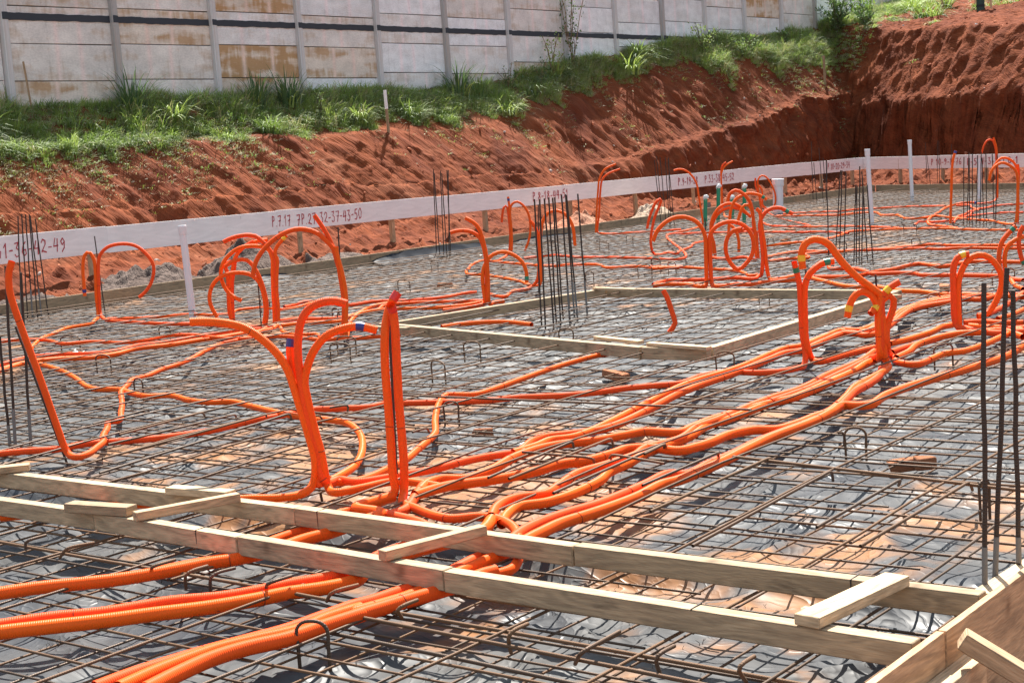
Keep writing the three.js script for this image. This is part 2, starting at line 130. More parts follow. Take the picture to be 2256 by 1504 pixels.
{"cl":"archgroup","r":0.0175,"tape":null,"p":[[-9.793,0.06,-9.156],[-9.776,0.161,-9.17],[-9.774,0.25,-9.171],[-9.783,0.357,-9.164],[-9.802,0.429,-9.149],[-9.847,0.491,-9.115],[-9.908,0.517,-9.067],[-9.97,0.522,-9.019],[-10.041,0.504,-8.964],[-10.093,0.464,-8.924],[-10.128,0.405,-8.896],[-10.147,0.318,-8.882],[-10.14,0.247,-8.887],[-10.105,0.15,-8.914]]},
{"cl":"archgroup","r":0.0175,"tape":null,"p":[[-9.783,0.059,-9.164],[-9.765,0.16,-9.178],[-9.762,0.249,-9.18],[-9.775,0.374,-9.171],[-9.804,0.5,-9.148],[-9.834,0.574,-9.125],[-9.865,0.621,-9.1],[-9.906,0.633,-9.068],[-9.963,0.621,-9.024],[-10.021,0.582,-8.979]]},
{"cl":"archgroup","r":0.0175,"tape":null,"p":[[-9.761,0.061,-9.253],[-9.755,0.195,-9.258],[-9.753,0.328,-9.26],[-9.744,0.505,-9.266],[-9.739,0.629,-9.27],[-9.768,0.711,-9.248],[-9.816,0.729,-9.211],[-9.885,0.739,-9.157],[-9.956,0.728,-9.102],[-10.03,0.673,-9.045],[-10.077,0.606,-9.009],[-10.098,0.519,-8.992],[-10.089,0.429,-8.999],[-10.06,0.356,-9.022],[-10.014,0.303,-9.057],[-9.973,0.275,-9.089]]},
{"cl":"archgroup","r":0.0184,"tape":null,"p":[[-9.747,0.06,-9.264],[-9.741,0.194,-9.269],[-9.743,0.327,-9.268],[-9.73,0.504,-9.277],[-9.726,0.61,-9.28],[-9.755,0.701,-9.258],[-9.799,0.776,-9.224],[-9.838,0.819,-9.194],[-9.893,0.833,-9.151],[-9.956,0.83,-9.102],[-10.013,0.813,-9.058],[-10.06,0.79,-9.022]]},
{"cl":"archgroup","r":0.0165,"tape":["end-.01","yellow"],"p":[[-9.737,0.059,-9.272],[-9.727,0.192,-9.279],[-9.729,0.326,-9.278],[-9.716,0.503,-9.288],[-9.706,0.609,-9.296],[-9.719,0.663,-9.286],[-9.702,0.714,-9.299],[-9.667,0.764,-9.326],[-9.629,0.807,-9.356]]},
{"cl":"bigarch","r":0.0184,"tape":null,"p":[[-8.303,0.061,-8.563],[-8.281,0.203,-8.58],[-8.274,0.362,-8.586],[-8.282,0.521,-8.579],[-8.29,0.641,-8.573],[-8.309,0.737,-8.559],[-8.354,0.812,-8.524],[-8.406,0.872,-8.483],[-8.472,0.903,-8.432],[-8.534,0.907,-8.384],[-8.611,0.878,-8.324],[-8.69,0.818,-8.263],[-8.751,0.745,-8.216],[-8.79,0.669,-8.185],[-8.813,0.568,-8.167]]},
{"cl":"bigarch","r":0.0184,"tape":null,"p":[[-9.787,0.056,-10.735],[-9.69,0.056,-10.415],[-9.331,0.056,-9.825],[-8.967,0.056,-9.359],[-8.278,0.059,-8.583],[-8.269,0.202,-8.59],[-8.258,0.36,-8.598],[-8.267,0.52,-8.591],[-8.284,0.64,-8.578],[-8.293,0.696,-8.571],[-8.292,0.755,-8.572]]},
{"cl":"bigarch","r":0.0175,"tape":null,"p":[[-8.284,0.059,-8.578],[-8.289,0.2,-8.599],[-8.282,0.359,-8.605],[-8.29,0.519,-8.599],[-8.31,0.64,-8.583],[-8.33,0.768,-8.568],[-8.363,0.874,-8.541],[-8.399,0.956,-8.514],[-8.423,1.007,-8.495]]},
{"cl":"midground","r":0.0155,"tape":null,"p":[[-9.478,0.056,-9.045],[-9.13,0.056,-8.754],[-8.91,0.056,-8.653],[-8.806,0.056,-8.664],[-8.73,0.056,-8.704],[-8.492,0.056,-8.519]]},
{"cl":"midground","r":0.0175,"tape":null,"p":[[-9.871,0.056,-9.427],[-9.806,0.056,-9.539],[-9.603,0.056,-9.59],[-9.388,0.056,-9.676],[-9.429,0.056,-9.929],[-9.457,0.056,-10.23],[-9.663,0.056,-10.592],[-9.504,0.056,-10.777],[-9.188,0.056,-10.845],[-8.966,0.056,-10.909],[-8.8,0.056,-10.948]]},
{"cl":"midground","r":0.017,"tape":["end-.02","green"],"p":[[-9.53,0.056,-9.108],[-9.452,0.056,-9.251],[-9.289,0.056,-9.333],[-9.137,0.056,-9.414],[-9.371,0.056,-9.805],[-9.4,0.056,-10.136],[-9.252,0.056,-10.279],[-8.959,0.056,-10.359],[-8.744,0.056,-10.526],[-8.696,0.056,-10.795],[-8.555,0.077,-10.675],[-8.56,0.187,-10.672],[-8.561,0.297,-10.671],[-8.549,0.377,-10.68],[-8.506,0.466,-10.713],[-8.45,0.507,-10.756],[-8.386,0.51,-10.807],[-8.324,0.473,-10.855],[-8.273,0.407,-10.894],[-8.251,0.324,-10.911],[-8.253,0.226,-10.91]]},
{"cl":"midground","r":0.0155,"tape":null,"p":[[-10.751,0.056,-10.336],[-10.82,0.056,-10.541],[-10.933,0.056,-10.796],[-10.739,0.056,-10.799],[-10.082,0.056,-10.519],[-10.033,0.056,-10.828],[-9.609,0.056,-10.898],[-9.443,0.056,-11.151],[-9.477,0.056,-11.539],[-9.417,0.056,-11.631]]},
{"cl":"fork","r":0.0175,"tape":null,"p":[[-8.555,0.056,-10.951],[-8.586,0.056,-10.856],[-8.525,0.068,-10.695],[-8.521,0.266,-10.698],[-8.52,0.47,-10.698],[-8.536,0.628,-10.686],[-8.564,0.746,-10.665],[-8.604,0.801,-10.634],[-8.65,0.837,-10.598]]},
{"cl":"fork","r":0.0175,"tape":null,"p":[[-8.671,0.056,-10.226],[-8.538,0.056,-10.488],[-8.579,0.056,-10.681],[-8.543,0.07,-10.681],[-8.532,0.267,-10.689],[-8.528,0.471,-10.693],[-8.539,0.581,-10.684],[-8.563,0.662,-10.665],[-8.619,0.713,-10.622],[-8.704,0.728,-10.556],[-8.761,0.714,-10.512]]},
{"cl":"smallback","r":0.0165,"tape":["end-.02","blue"],"p":[[-12.767,0.063,-16.588],[-12.755,0.29,-16.598],[-12.758,0.539,-16.596],[-12.763,0.746,-16.592],[-12.767,0.808,-16.588]]},
{"cl":"smallback","r":0.0165,"tape":null,"p":[[-11.983,0.056,-15.241],[-12.297,0.056,-15.806],[-12.623,0.056,-16.297],[-12.791,0.086,-16.57],[-12.771,0.292,-16.585],[-12.774,0.54,-16.583],[-12.79,0.687,-16.57],[-12.819,0.668,-16.548],[-12.841,0.567,-16.531],[-12.853,0.469,-16.522]]},
{"cl":"smallback","r":0.0165,"tape":null,"p":[[-12.774,0.084,-16.583],[-12.761,0.332,-16.593],[-12.757,0.601,-16.596],[-12.732,0.702,-16.615],[-12.673,0.734,-16.661],[-12.606,0.67,-16.713],[-12.563,0.563,-16.747],[-12.548,0.417,-16.758],[-12.569,0.232,-16.742],[-12.628,0.055,-16.696]]},
{"cl":"centrearch","r":0.0165,"tape":null,"p":[[-9.139,0.056,-11.47],[-8.788,0.056,-11.254],[-9.023,0.056,-11.704],[-9.074,0.056,-12.069],[-9.024,0.121,-12.097],[-8.997,0.299,-12.118],[-8.988,0.478,-12.126],[-8.996,0.583,-12.119],[-9.019,0.668,-12.102],[-9.048,0.71,-12.079]]},
{"cl":"centrearch","r":0.0165,"tape":null,"p":[[-11.35,0.056,-13.849],[-11.001,0.056,-13.473],[-10.783,0.056,-13.422],[-10.31,0.056,-13.093],[-9.642,0.056,-12.621],[-9.18,0.056,-12.211],[-8.995,0.089,-12.105],[-8.98,0.269,-12.117],[-8.972,0.448,-12.122],[-8.962,0.597,-12.13],[-8.939,0.706,-12.148],[-8.894,0.777,-12.183],[-8.834,0.794,-12.23],[-8.765,0.751,-12.283],[-8.717,0.65,-12.32],[-8.704,0.439,-12.33]]},
{"cl":"midback","r":0.0155,"tape":null,"p":[[-11.838,0.056,-15.627],[-11.683,0.056,-15.977],[-10.928,0.056,-15.579],[-10.419,0.056,-15.495],[-9.861,0.056,-15.306],[-9.218,0.056,-15.109],[-11.975,0.056,-19.433],[-11.657,0.056,-19.417],[-11.402,0.056,-19.5],[-11.038,0.056,-19.386],[-10.391,0.056,-19.262],[-9.511,0.056,-18.909]]},
{"cl":"midback","r":0.0165,"tape":null,"p":[[-11.481,0.056,-14.039],[-12.042,0.056,-14.854],[-12.234,0.056,-15.278],[-11.511,0.056,-14.88],[-11.043,0.056,-14.628],[-10.526,0.056,-14.381],[-10.31,0.056,-14.534],[-9.958,0.056,-14.489],[-9.478,0.056,-14.082],[-9.272,0.056,-14.228],[-8.839,0.056,-14.009],[-8.532,0.056,-13.974],[-9.386,0.056,-14.247],[-9.061,0.056,-14.108],[-8.775,0.056,-13.928],[-8.69,0.056,-14.064],[-8.159,0.056,-13.84],[-7.698,0.056,-13.625],[-7.412,0.056,-13.33],[-7.182,0.056,-13.054],[-7.158,0.056,-13.137]]},
{"cl":"tallback","r":0.0155,"tape":null,"p":[[-12.342,0.056,-20.304],[-12.539,0.056,-19.933],[-12.999,0.056,-19.789],[-13.208,0.056,-19.681],[-13.469,0.056,-19.816],[-13.583,0.088,-19.869],[-13.55,0.37,-19.895],[-13.519,0.699,-19.919],[-13.487,0.886,-19.944],[-13.411,0.974,-20.002],[-13.258,1.036,-20.121]]},
{"cl":"tallback","r":0.0155,"tape":null,"p":[[-13.606,0.078,-19.851],[-13.582,0.373,-19.87],[-13.549,0.702,-19.896],[-13.518,0.912,-19.92],[-13.445,1.047,-19.976],[-13.307,1.12,-20.084]]},
{"cl":"hairpin","r":0.0165,"tape":null,"p":[[-10.406,0.056,-17.714],[-10.346,0.056,-17.356],[-10.032,0.056,-16.692],[-9.881,0.056,-16.223],[-9.706,0.056,-15.829],[-9.918,0.056,-15.988],[-9.897,0.056,-15.746],[-10.053,0.056,-15.893],[-10.011,0.104,-15.78],[-10.019,0.214,-15.774],[-9.994,0.387,-15.794],[-9.962,0.515,-15.818],[-9.913,0.641,-15.856],[-9.894,0.715,-15.871],[-9.941,0.687,-15.835],[-9.989,0.582,-15.797],[-10.024,0.477,-15.77],[-10.044,0.369,-15.754]]},
{"cl":"ringpair","r":0.0194,"tape":null,"p":[[-7.72,0.056,-12.156],[-7.642,0.056,-12.27],[-7.367,0.056,-12.22],[-7.148,0.056,-12.059],[-7.174,0.062,-12.195],[-7.168,0.219,-12.2],[-7.164,0.384,-12.203],[-7.164,0.508,-12.203],[-7.182,0.575,-12.189],[-7.218,0.64,-12.161],[-7.275,0.682,-12.117],[-7.333,0.697,-12.072],[-7.398,0.685,-12.021],[-7.459,0.641,-11.974],[-7.507,0.58,-11.936],[-7.541,0.492,-11.91]]},
{"cl":"ringpair","r":0.0194,"tape":null,"p":[[-6.434,0.056,-12.559],[-6.58,0.056,-12.49],[-6.684,0.056,-12.343],[-6.694,0.056,-12.192],[-6.861,0.056,-12.161],[-6.908,0.056,-11.999],[-7.004,0.056,-12.054],[-7.135,0.067,-12.225],[-7.137,0.216,-12.224],[-7.134,0.382,-12.226],[-7.129,0.505,-12.23],[-7.104,0.56,-12.249],[-7.05,0.605,-12.291],[-6.978,0.622,-12.347],[-6.913,0.601,-12.397],[-6.863,0.556,-12.436],[-6.827,0.478,-12.464],[-6.819,0.395,-12.471],[-6.834,0.305,-12.459],[-6.883,0.227,-12.421],[-6.94,0.182,-12.376],[-6.987,0.236,-12.34],[-7.016,0.322,-12.317],[-6.994,0.416,-12.271],[-6.966,0.497,-12.28],[-6.92,0.543,-12.303],[-6.847,0.556,-12.322]]},
{"cl":"ringpair","r":0.0184,"tape":null,"p":[[-8.837,0.065,-15.801],[-8.832,0.186,-15.805],[-8.845,0.281,-15.795],[-8.871,0.347,-15.774],[-8.911,0.382,-15.743]]},
{"cl":"jungle","r":0.0184,"tape":["end-.04","green"],"p":[[-7.796,0.056,-12.277],[-7.846,0.056,-12.684],[-7.496,0.056,-12.704],[-7.222,0.056,-12.808],[-6.976,0.056,-12.711],[-7.09,0.056,-13.047],[-6.88,0.122,-12.715],[-6.868,0.248,-12.724],[-6.87,0.374,-12.723],[-6.878,0.5,-12.717],[-6.875,0.584,-12.719],[-6.846,0.656,-12.742],[-6.791,0.702,-12.784],[-6.725,0.704,-12.836],[-6.66,0.657,-12.886],[-6.634,0.642,-12.906]]},
{"cl":"jungle","r":0.0184,"tape":null,"p":[[-6.664,0.056,-13.013],[-6.68,0.056,-12.771],[-6.721,0.056,-12.655],[-6.829,0.059,-12.755],[-6.844,0.203,-12.744],[-6.85,0.372,-12.738],[-6.862,0.499,-12.729],[-6.868,0.592,-12.725],[-6.871,0.675,-12.722],[-6.896,0.711,-12.703]]},
{"cl":"jungle","r":0.0184,"tape":null,"p":[[-8.164,0.049,-15.023],[-8.172,0.249,-15.017],[-8.19,0.399,-15.003],[-8.192,0.548,-15.001],[-8.21,0.668,-14.987],[-8.261,0.761,-14.947],[-8.33,0.811,-14.894],[-8.378,0.781,-14.857],[-8.405,0.695,-14.836]]},
{"cl":"jungle","r":0.0175,"tape":null,"p":[[-8.18,0.061,-15.011],[-8.18,0.25,-15.01],[-8.182,0.398,-15.009],[-8.193,0.518,-15.001],[-8.212,0.619,-14.985],[-8.242,0.651,-14.962],[-8.275,0.624,-14.937],[-8.31,0.528,-14.91],[-8.333,0.432,-14.891]]},
{"cl":"jungle","r":0.0175,"tape":null,"p":[[-8.793,0.056,-15.106],[-8.502,0.056,-14.901],[-8.383,0.056,-15.094],[-8.104,0.056,-14.788],[-8.172,0.07,-15.017],[-8.168,0.248,-15.02],[-8.176,0.348,-15.014],[-8.245,0.384,-14.96],[-8.325,0.361,-14.898]]},
{"cl":"jungle","r":0.0175,"tape":null,"p":[[-8.986,0.05,-15.482],[-8.988,0.196,-15.48],[-9.002,0.333,-15.469],[-8.994,0.436,-15.476],[-8.957,0.537,-15.504],[-8.896,0.615,-15.552],[-8.813,0.638,-15.616],[-8.732,0.6,-15.679],[-8.67,0.512,-15.727]]},
{"cl":"jungle","r":0.0175,"tape":null,"p":[[-8.973,0.048,-15.492],[-8.979,0.195,-15.487],[-8.999,0.312,-15.471],[-8.977,0.435,-15.488],[-8.915,0.544,-15.537],[-8.831,0.588,-15.602],[-8.741,0.57,-15.672],[-8.67,0.512,-15.727],[-8.63,0.466,-15.758]]},
{"cl":"jungle","r":0.0175,"tape":["end-.03","green"],"p":[[-8.765,0.276,-15.452],[-8.751,0.43,-15.463],[-8.728,0.582,-15.481],[-8.692,0.672,-15.509],[-8.641,0.719,-15.548],[-8.567,0.743,-15.606],[-8.486,0.726,-15.669],[-8.423,0.679,-15.718],[-8.406,0.657,-15.731]]},
{"cl":"rightback","r":0.0155,"tape":null,"p":[[-11.571,0.056,-21.465],[-10.905,0.056,-20.503],[-10.523,0.056,-20.198],[-10.085,0.056,-20.044],[-13.541,0.147,-25.153],[-13.573,0.331,-25.128],[-13.618,0.499,-25.093],[-13.615,0.647,-25.095]]},
{"cl":"rightback","r":0.0155,"tape":null,"p":[[-13.092,0.06,-24.306],[-13.115,0.285,-24.289],[-13.126,0.477,-24.28],[-13.127,0.62,-24.279],[-13.08,0.703,-24.316],[-13.017,0.682,-24.364],[-12.947,0.556,-24.419],[-12.897,0.377,-24.458],[-12.896,0.234,-24.458],[-12.918,0.148,-24.441]]},
{"cl":"rightback","r":0.0155,"tape":null,"p":[[-13.442,0.068,-25.166],[-13.504,0.148,-25.118],[-13.497,0.328,-25.124],[-13.518,0.461,-25.107],[-13.567,0.531,-25.069]]},
{"cl":"rightback","r":0.0155,"tape":null,"p":[[-12.987,0.056,-23.018],[-13.281,0.056,-23.353],[-13.998,0.056,-24.555],[-14.168,0.127,-24.797],[-14.164,0.375,-24.8],[-14.161,0.622,-24.803],[-14.147,0.785,-24.813],[-14.097,0.896,-24.852],[-13.978,0.981,-24.944]]},
{"cl":"rightback","r":0.0145,"tape":null,"p":[[-14.168,0.126,-24.813],[-14.162,0.373,-24.818],[-14.164,0.621,-24.816],[-14.161,0.819,-24.818],[-14.128,0.931,-24.844],[-14.08,0.968,-24.881]]},
{"cl":"rightback","r":0.0155,"tape":null,"p":[[-12.036,0.056,-19.533],[-12.148,0.056,-20.242],[-12.339,0.056,-20.835],[-12.341,0.074,-20.966],[-12.353,0.33,-20.957],[-12.371,0.543,-20.943],[-12.386,0.713,-20.931],[-12.436,0.844,-20.892],[-12.51,0.935,-20.835],[-12.587,0.967,-20.775],[-12.66,0.951,-20.719]]},
{"cl":"farrun","r":0.0155,"tape":null,"p":[[-12.288,0.056,-23.552],[-11.977,0.056,-23.847],[-11.398,0.056,-23.817],[-11.215,0.056,-24.22],[-10.884,0.056,-24.303],[-10.394,0.056,-24.426],[-9.699,0.056,-24.236]]},
{"cl":"farrun","r":0.0175,"tape":null,"p":[[-12.084,0.056,-22.941],[-11.429,0.056,-22.748],[-10.828,0.056,-22.621],[-10.624,0.056,-22.936],[-10.406,0.056,-22.996],[-9.837,0.056,-22.14],[-9.678,0.056,-22.156],[-8.983,0.056,-21.095],[-8.803,0.056,-21.219],[-8.766,0.056,-21.506],[-8.347,0.056,-21.028],[-7.823,0.056,-20.431],[-7.412,0.056,-20.084],[-7.069,0.056,-19.513],[-6.863,0.056,-19.267],[-6.752,0.091,-19.104],[-6.733,0.256,-19.119],[-6.723,0.446,-19.126],[-6.719,0.637,-19.13],[-6.737,0.74,-19.116],[-6.805,0.816,-19.063],[-6.865,0.846,-19.016],[-6.937,0.808,-18.961],[-6.979,0.736,-18.928],[-7.0,0.636,-18.912]]},
{"cl":"farrun","r":0.0155,"tape":null,"p":[[-8.388,0.056,-19.827],[-8.586,0.056,-20.547],[-8.461,0.056,-20.498],[-8.293,0.056,-20.338],[-8.166,0.056,-20.569],[-8.216,0.056,-21.268],[-8.713,0.056,-22.979],[-8.725,0.056,-23.442],[-8.738,0.056,-23.92],[-8.541,0.056,-24.053],[-8.381,0.056,-24.086]]},
{"cl":"farpair","r":0.0194,"tape":["end","blue"],"p":[[-7.368,0.056,-18.785],[-7.707,0.056,-19.234],[-8.116,0.056,-19.727],[-8.424,0.056,-20.39],[-8.76,0.056,-21.301],[-9.125,0.056,-22.512],[-9.531,0.056,-23.857],[-9.7,0.056,-24.813],[-9.569,0.07,-24.79],[-9.442,0.058,-24.888]]},
{"cl":"farpair","r":0.0175,"tape":null,"p":[[-7.834,0.056,-19.8],[-8.342,0.056,-21.322],[-8.363,0.056,-21.533],[-8.605,0.056,-22.484],[-8.59,0.056,-22.696],[-8.899,0.056,-23.299],[-9.364,0.056,-24.255],[-9.519,0.056,-24.215]]},
{"cl":"farsingle","r":0.0175,"tape":["end","blue"],"p":[[-7.81,0.06,-19.65],[-7.797,0.322,-19.66],[-7.784,0.59,-19.67],[-7.771,0.817,-19.681],[-7.753,0.936,-19.694],[-7.727,1.016,-19.715]]},
{"cl":"farhook","r":0.0155,"tape":null,"p":[[-9.327,0.056,-24.608],[-9.225,0.056,-24.931],[-9.358,0.056,-25.529],[-9.419,0.078,-25.757],[-9.407,0.406,-25.767],[-9.405,0.75,-25.768],[-9.414,0.94,-25.761],[-9.452,1.055,-25.732],[-9.507,1.06,-25.689],[-9.557,0.987,-25.651],[-9.595,0.844,-25.621]]},
{"cl":"farhook","r":0.0155,"tape":null,"p":[[-9.402,0.077,-25.771],[-9.393,0.405,-25.777],[-9.392,0.749,-25.779],[-9.4,0.956,-25.772],[-9.431,1.096,-25.749]]},
{"cl":"farhook","r":0.0175,"tape":null,"p":[[-6.759,0.073,-19.177],[-6.745,0.251,-19.189],[-6.739,0.507,-19.193],[-6.728,0.722,-19.201],[-6.736,0.812,-19.195]]},
{"cl":"farhook","r":0.0155,"tape":null,"p":[[-6.788,0.066,-19.277],[-6.778,0.246,-19.284],[-6.777,0.503,-19.285],[-6.772,0.72,-19.289],[-6.81,0.839,-19.26],[-6.88,0.896,-19.206],[-6.931,0.9,-19.166],[-6.993,0.829,-19.118],[-7.026,0.755,-19.092]]},
{"cl":"farrun","r":0.0145,"tape":null,"p":[[-8.26,0.056,-21.188],[-8.13,0.056,-21.632],[-7.907,0.056,-21.838],[-7.586,0.056,-21.791]]},
{"cl":"midright","r":0.0165,"tape":null,"p":[[-8.063,0.056,-15.041],[-8.077,0.056,-15.364],[-8.048,0.056,-15.633],[-7.918,0.056,-15.72],[-7.5,0.056,-15.628],[-7.296,0.056,-15.712],[-7.093,0.056,-15.795],[-6.88,0.056,-16.128],[-6.737,0.056,-16.353],[-6.422,0.056,-16.152],[-5.928,0.056,-16.039],[-5.537,0.056,-16.011]]},
{"cl":"midright","r":0.0165,"tape":null,"p":[[-7.745,0.056,-14.483],[-7.661,0.056,-14.771],[-7.487,0.056,-14.845],[-7.741,0.056,-15.366],[-7.5,0.056,-15.628],[-7.063,0.056,-15.727],[-6.608,0.056,-15.757],[-6.332,0.056,-15.639],[-6.14,0.056,-15.72],[-5.644,0.056,-15.556],[-5.361,0.056,-15.498]]},
{"cl":"midright","r":0.0155,"tape":null,"p":[[-8.984,0.056,-16.774],[-8.901,0.056,-16.944],[-8.803,0.056,-17.113],[-8.738,0.056,-17.225],[-8.611,0.056,-17.671],[-8.701,0.056,-18.241],[-8.864,0.056,-18.863],[-8.693,0.056,-19.061],[-8.276,0.056,-19.092],[-7.67,0.056,-18.97],[-6.954,0.056,-18.487],[-6.315,0.056,-18.276]]},
{"cl":"midright","r":0.0155,"tape":null,"p":[[-10.843,0.056,-19.405],[-10.36,0.056,-19.206],[-9.511,0.056,-18.909],[-9.556,0.056,-18.998],[-9.151,0.056,-18.786],[-8.717,0.056,-18.487]]},
{"cl":"midright","r":0.0145,"tape":null,"p":[[-10.036,0.056,-19.961],[-9.52,0.056,-19.872],[-8.925,0.056,-19.574],[-8.319,0.056,-19.191]]},
{"cl":"rightfork","r":0.0194,"tape":["end-.02","green"],"p":[[-3.936,0.056,-8.636],[-3.954,0.056,-8.502],[-3.976,0.056,-8.339],[-3.984,0.056,-8.151],[-4.001,0.056,-8.026],[-4.082,0.056,-8.103],[-4.075,0.095,-8.054],[-4.088,0.177,-8.044],[-4.088,0.319,-8.044],[-4.086,0.426,-8.046],[-4.078,0.505,-8.052],[-4.058,0.556,-8.067],[-4.026,0.593,-8.093],[-3.99,0.617,-8.12],[-3.944,0.621,-8.156]]},
{"cl":"giantarch","r":0.0204,"tape":["end-.04","yellow"],"p":[[-3.578,0.056,-6.874],[-3.582,0.056,-7.086],[-3.608,0.056,-7.37],[-3.64,0.056,-7.719],[-3.693,0.056,-7.992],[-3.703,0.056,-8.138],[-3.591,0.112,-7.951],[-3.593,0.215,-7.949],[-3.593,0.318,-7.949],[-3.586,0.394,-7.955],[-3.579,0.444,-7.96],[-3.611,0.485,-7.935],[-3.67,0.546,-7.89],[-3.727,0.623,-7.846],[-3.765,0.69,-7.816],[-3.793,0.743,-7.795],[-3.825,0.771,-7.77],[-3.865,0.779,-7.739],[-3.896,0.76,-7.715],[-3.914,0.715,-7.701],[-3.916,0.669,-7.699],[-3.913,0.622,-7.702]]},
{"cl":"claw","r":0.0194,"tape":["end-.06","yellow"],"p":[[-3.612,0.056,-6.697],[-3.605,0.056,-6.844],[-3.609,0.056,-7.105],[-3.647,0.056,-7.45],[-3.695,0.056,-7.837],[-3.737,0.056,-8.132],[-3.589,0.129,-7.953],[-3.579,0.231,-7.96],[-3.576,0.333,-7.963],[-3.577,0.402,-7.962],[-3.566,0.447,-7.971],[-3.541,0.479,-7.99],[-3.517,0.5,-8.009],[-3.493,0.513,-8.027]]},
{"cl":"claw","r":0.0194,"tape":["end-.03","yellow"],"p":[[-3.239,0.056,-6.668],[-3.308,0.056,-6.916],[-3.385,0.056,-7.17],[-3.419,0.056,-7.41],[-3.446,0.056,-7.623],[-3.483,0.056,-7.805],[-3.567,0.056,-7.986],[-3.573,0.11,-7.965],[-3.569,0.23,-7.968],[-3.573,0.316,-7.965],[-3.594,0.386,-7.949],[-3.613,0.439,-7.934],[-3.642,0.469,-7.912],[-3.672,0.471,-7.888],[-3.696,0.446,-7.87],[-3.714,0.405,-7.855],[-3.728,0.336,-7.845]]},
{"cl":"claw","r":0.0194,"tape":["end-.03","yellow"],"p":[[-3.405,0.056,-8.189],[-3.413,0.056,-8.014],[-3.523,0.056,-8.063],[-3.691,0.056,-8.322],[-3.558,0.161,-7.977],[-3.559,0.246,-7.976],[-3.543,0.313,-7.988],[-3.525,0.371,-8.003],[-3.521,0.414,-8.005],[-3.532,0.44,-7.997],[-3.56,0.43,-7.976],[-3.594,0.39,-7.949],[-3.613,0.35,-7.896]]},
{"cl":"rightlow","r":0.0184,"tape":null,"p":[[-3.341,0.056,-9.658],[-3.343,0.056,-9.174],[-3.325,0.056,-8.82],[-3.341,0.056,-8.5],[-3.399,0.056,-8.417],[-3.401,0.056,-8.178]]},
{"cl":"handle","r":0.0213,"tape":["end-.02","yellow"],"p":[[-3.287,0.056,-9.378],[-3.393,0.056,-9.276],[-3.572,0.056,-9.348],[-3.69,0.056,-9.475],[-3.77,0.061,-9.527],[-3.78,0.143,-9.519],[-3.78,0.249,-9.52],[-3.779,0.355,-9.52],[-3.777,0.435,-9.522],[-3.761,0.496,-9.534],[-3.736,0.521,-9.554],[-3.696,0.527,-9.584]]},
{"cl":"handle","r":0.0204,"tape":null,"p":[[-3.756,0.059,-9.538],[-3.758,0.141,-9.536],[-3.758,0.247,-9.537],[-3.752,0.352,-9.541],[-3.733,0.425,-9.556],[-3.707,0.479,-9.576],[-3.672,0.51,-9.603],[-3.633,0.515,-9.634],[-3.594,0.494,-9.663],[-3.557,0.441,-9.693],[-3.534,0.376,-9.711],[-3.536,0.302,-9.709],[-3.557,0.229,-9.692],[-3.588,0.169,-9.668],[-3.619,0.128,-9.645],[-3.663,0.123,-9.61]]},
{"cl":"handleback","r":0.0194,"tape":null,"p":[[-6.501,0.056,-12.882],[-6.3,0.056,-12.867],[-6.123,0.056,-12.896],[-6.057,0.056,-13.061],[-6.032,0.056,-13.32],[-5.956,0.056,-13.581],[-5.95,0.056,-13.903],[-5.911,0.056,-14.039],[-5.768,0.056,-13.927],[-5.56,0.056,-13.762],[-5.52,0.056,-13.849],[-5.456,0.056,-14.215],[-5.26,0.056,-14.186],[-4.92,0.056,-14.091]]},
{"cl":"handleback","r":0.0194,"tape":null,"p":[[-6.395,0.056,-12.747],[-6.073,0.056,-12.401],[-5.718,0.056,-12.036],[-5.55,0.056,-11.956],[-5.418,0.056,-11.952],[-5.055,0.056,-11.657],[-4.846,0.056,-11.584],[-4.62,0.056,-11.414],[-4.377,0.056,-11.38],[-4.13,0.056,-11.316],[-3.926,0.056,-11.222]]},
{"cl":"handleback","r":0.0194,"tape":null,"p":[[-6.815,0.056,-13.962],[-6.573,0.056,-13.556],[-6.501,0.056,-13.594],[-6.321,0.056,-13.529],[-6.111,0.056,-13.284],[-5.891,0.056,-13.005],[-5.737,0.056,-13.077],[-5.548,0.056,-13.06],[-5.39,0.056,-12.898],[-5.112,0.056,-12.86],[-4.833,0.056,-12.798],[-4.647,0.056,-12.745],[-4.454,0.056,-12.501],[-4.328,0.056,-12.382]]},
{"cl":"handleback","r":0.0184,"tape":null,"p":[[-4.692,0.056,-12.987],[-4.506,0.056,-12.581],[-4.274,0.056,-12.055],[-4.141,0.056,-11.842]]},
{"cl":"edgeloops","r":0.0204,"tape":["end-.02","green"],"p":[[-4.63,0.069,-12.7],[-4.637,0.183,-12.695],[-4.631,0.28,-12.699],[-4.61,0.359,-12.715],[-4.57,0.42,-12.746],[-4.518,0.48,-12.787]]},
{"cl":"edgeloops","r":0.0194,"tape":null,"p":[[-4.592,0.065,-12.73],[-4.599,0.18,-12.724],[-4.593,0.26,-12.728],[-4.566,0.331,-12.75],[-4.52,0.367,-12.785],[-4.469,0.387,-12.825]]},
{"cl":"edgeloops","r":0.0194,"tape":["start","green"],"p":[[-4.468,0.152,-12.826],[-4.483,0.194,-12.814],[-4.497,0.268,-12.803],[-4.501,0.365,-12.8],[-4.487,0.437,-12.811],[-4.467,0.475,-12.827]]},
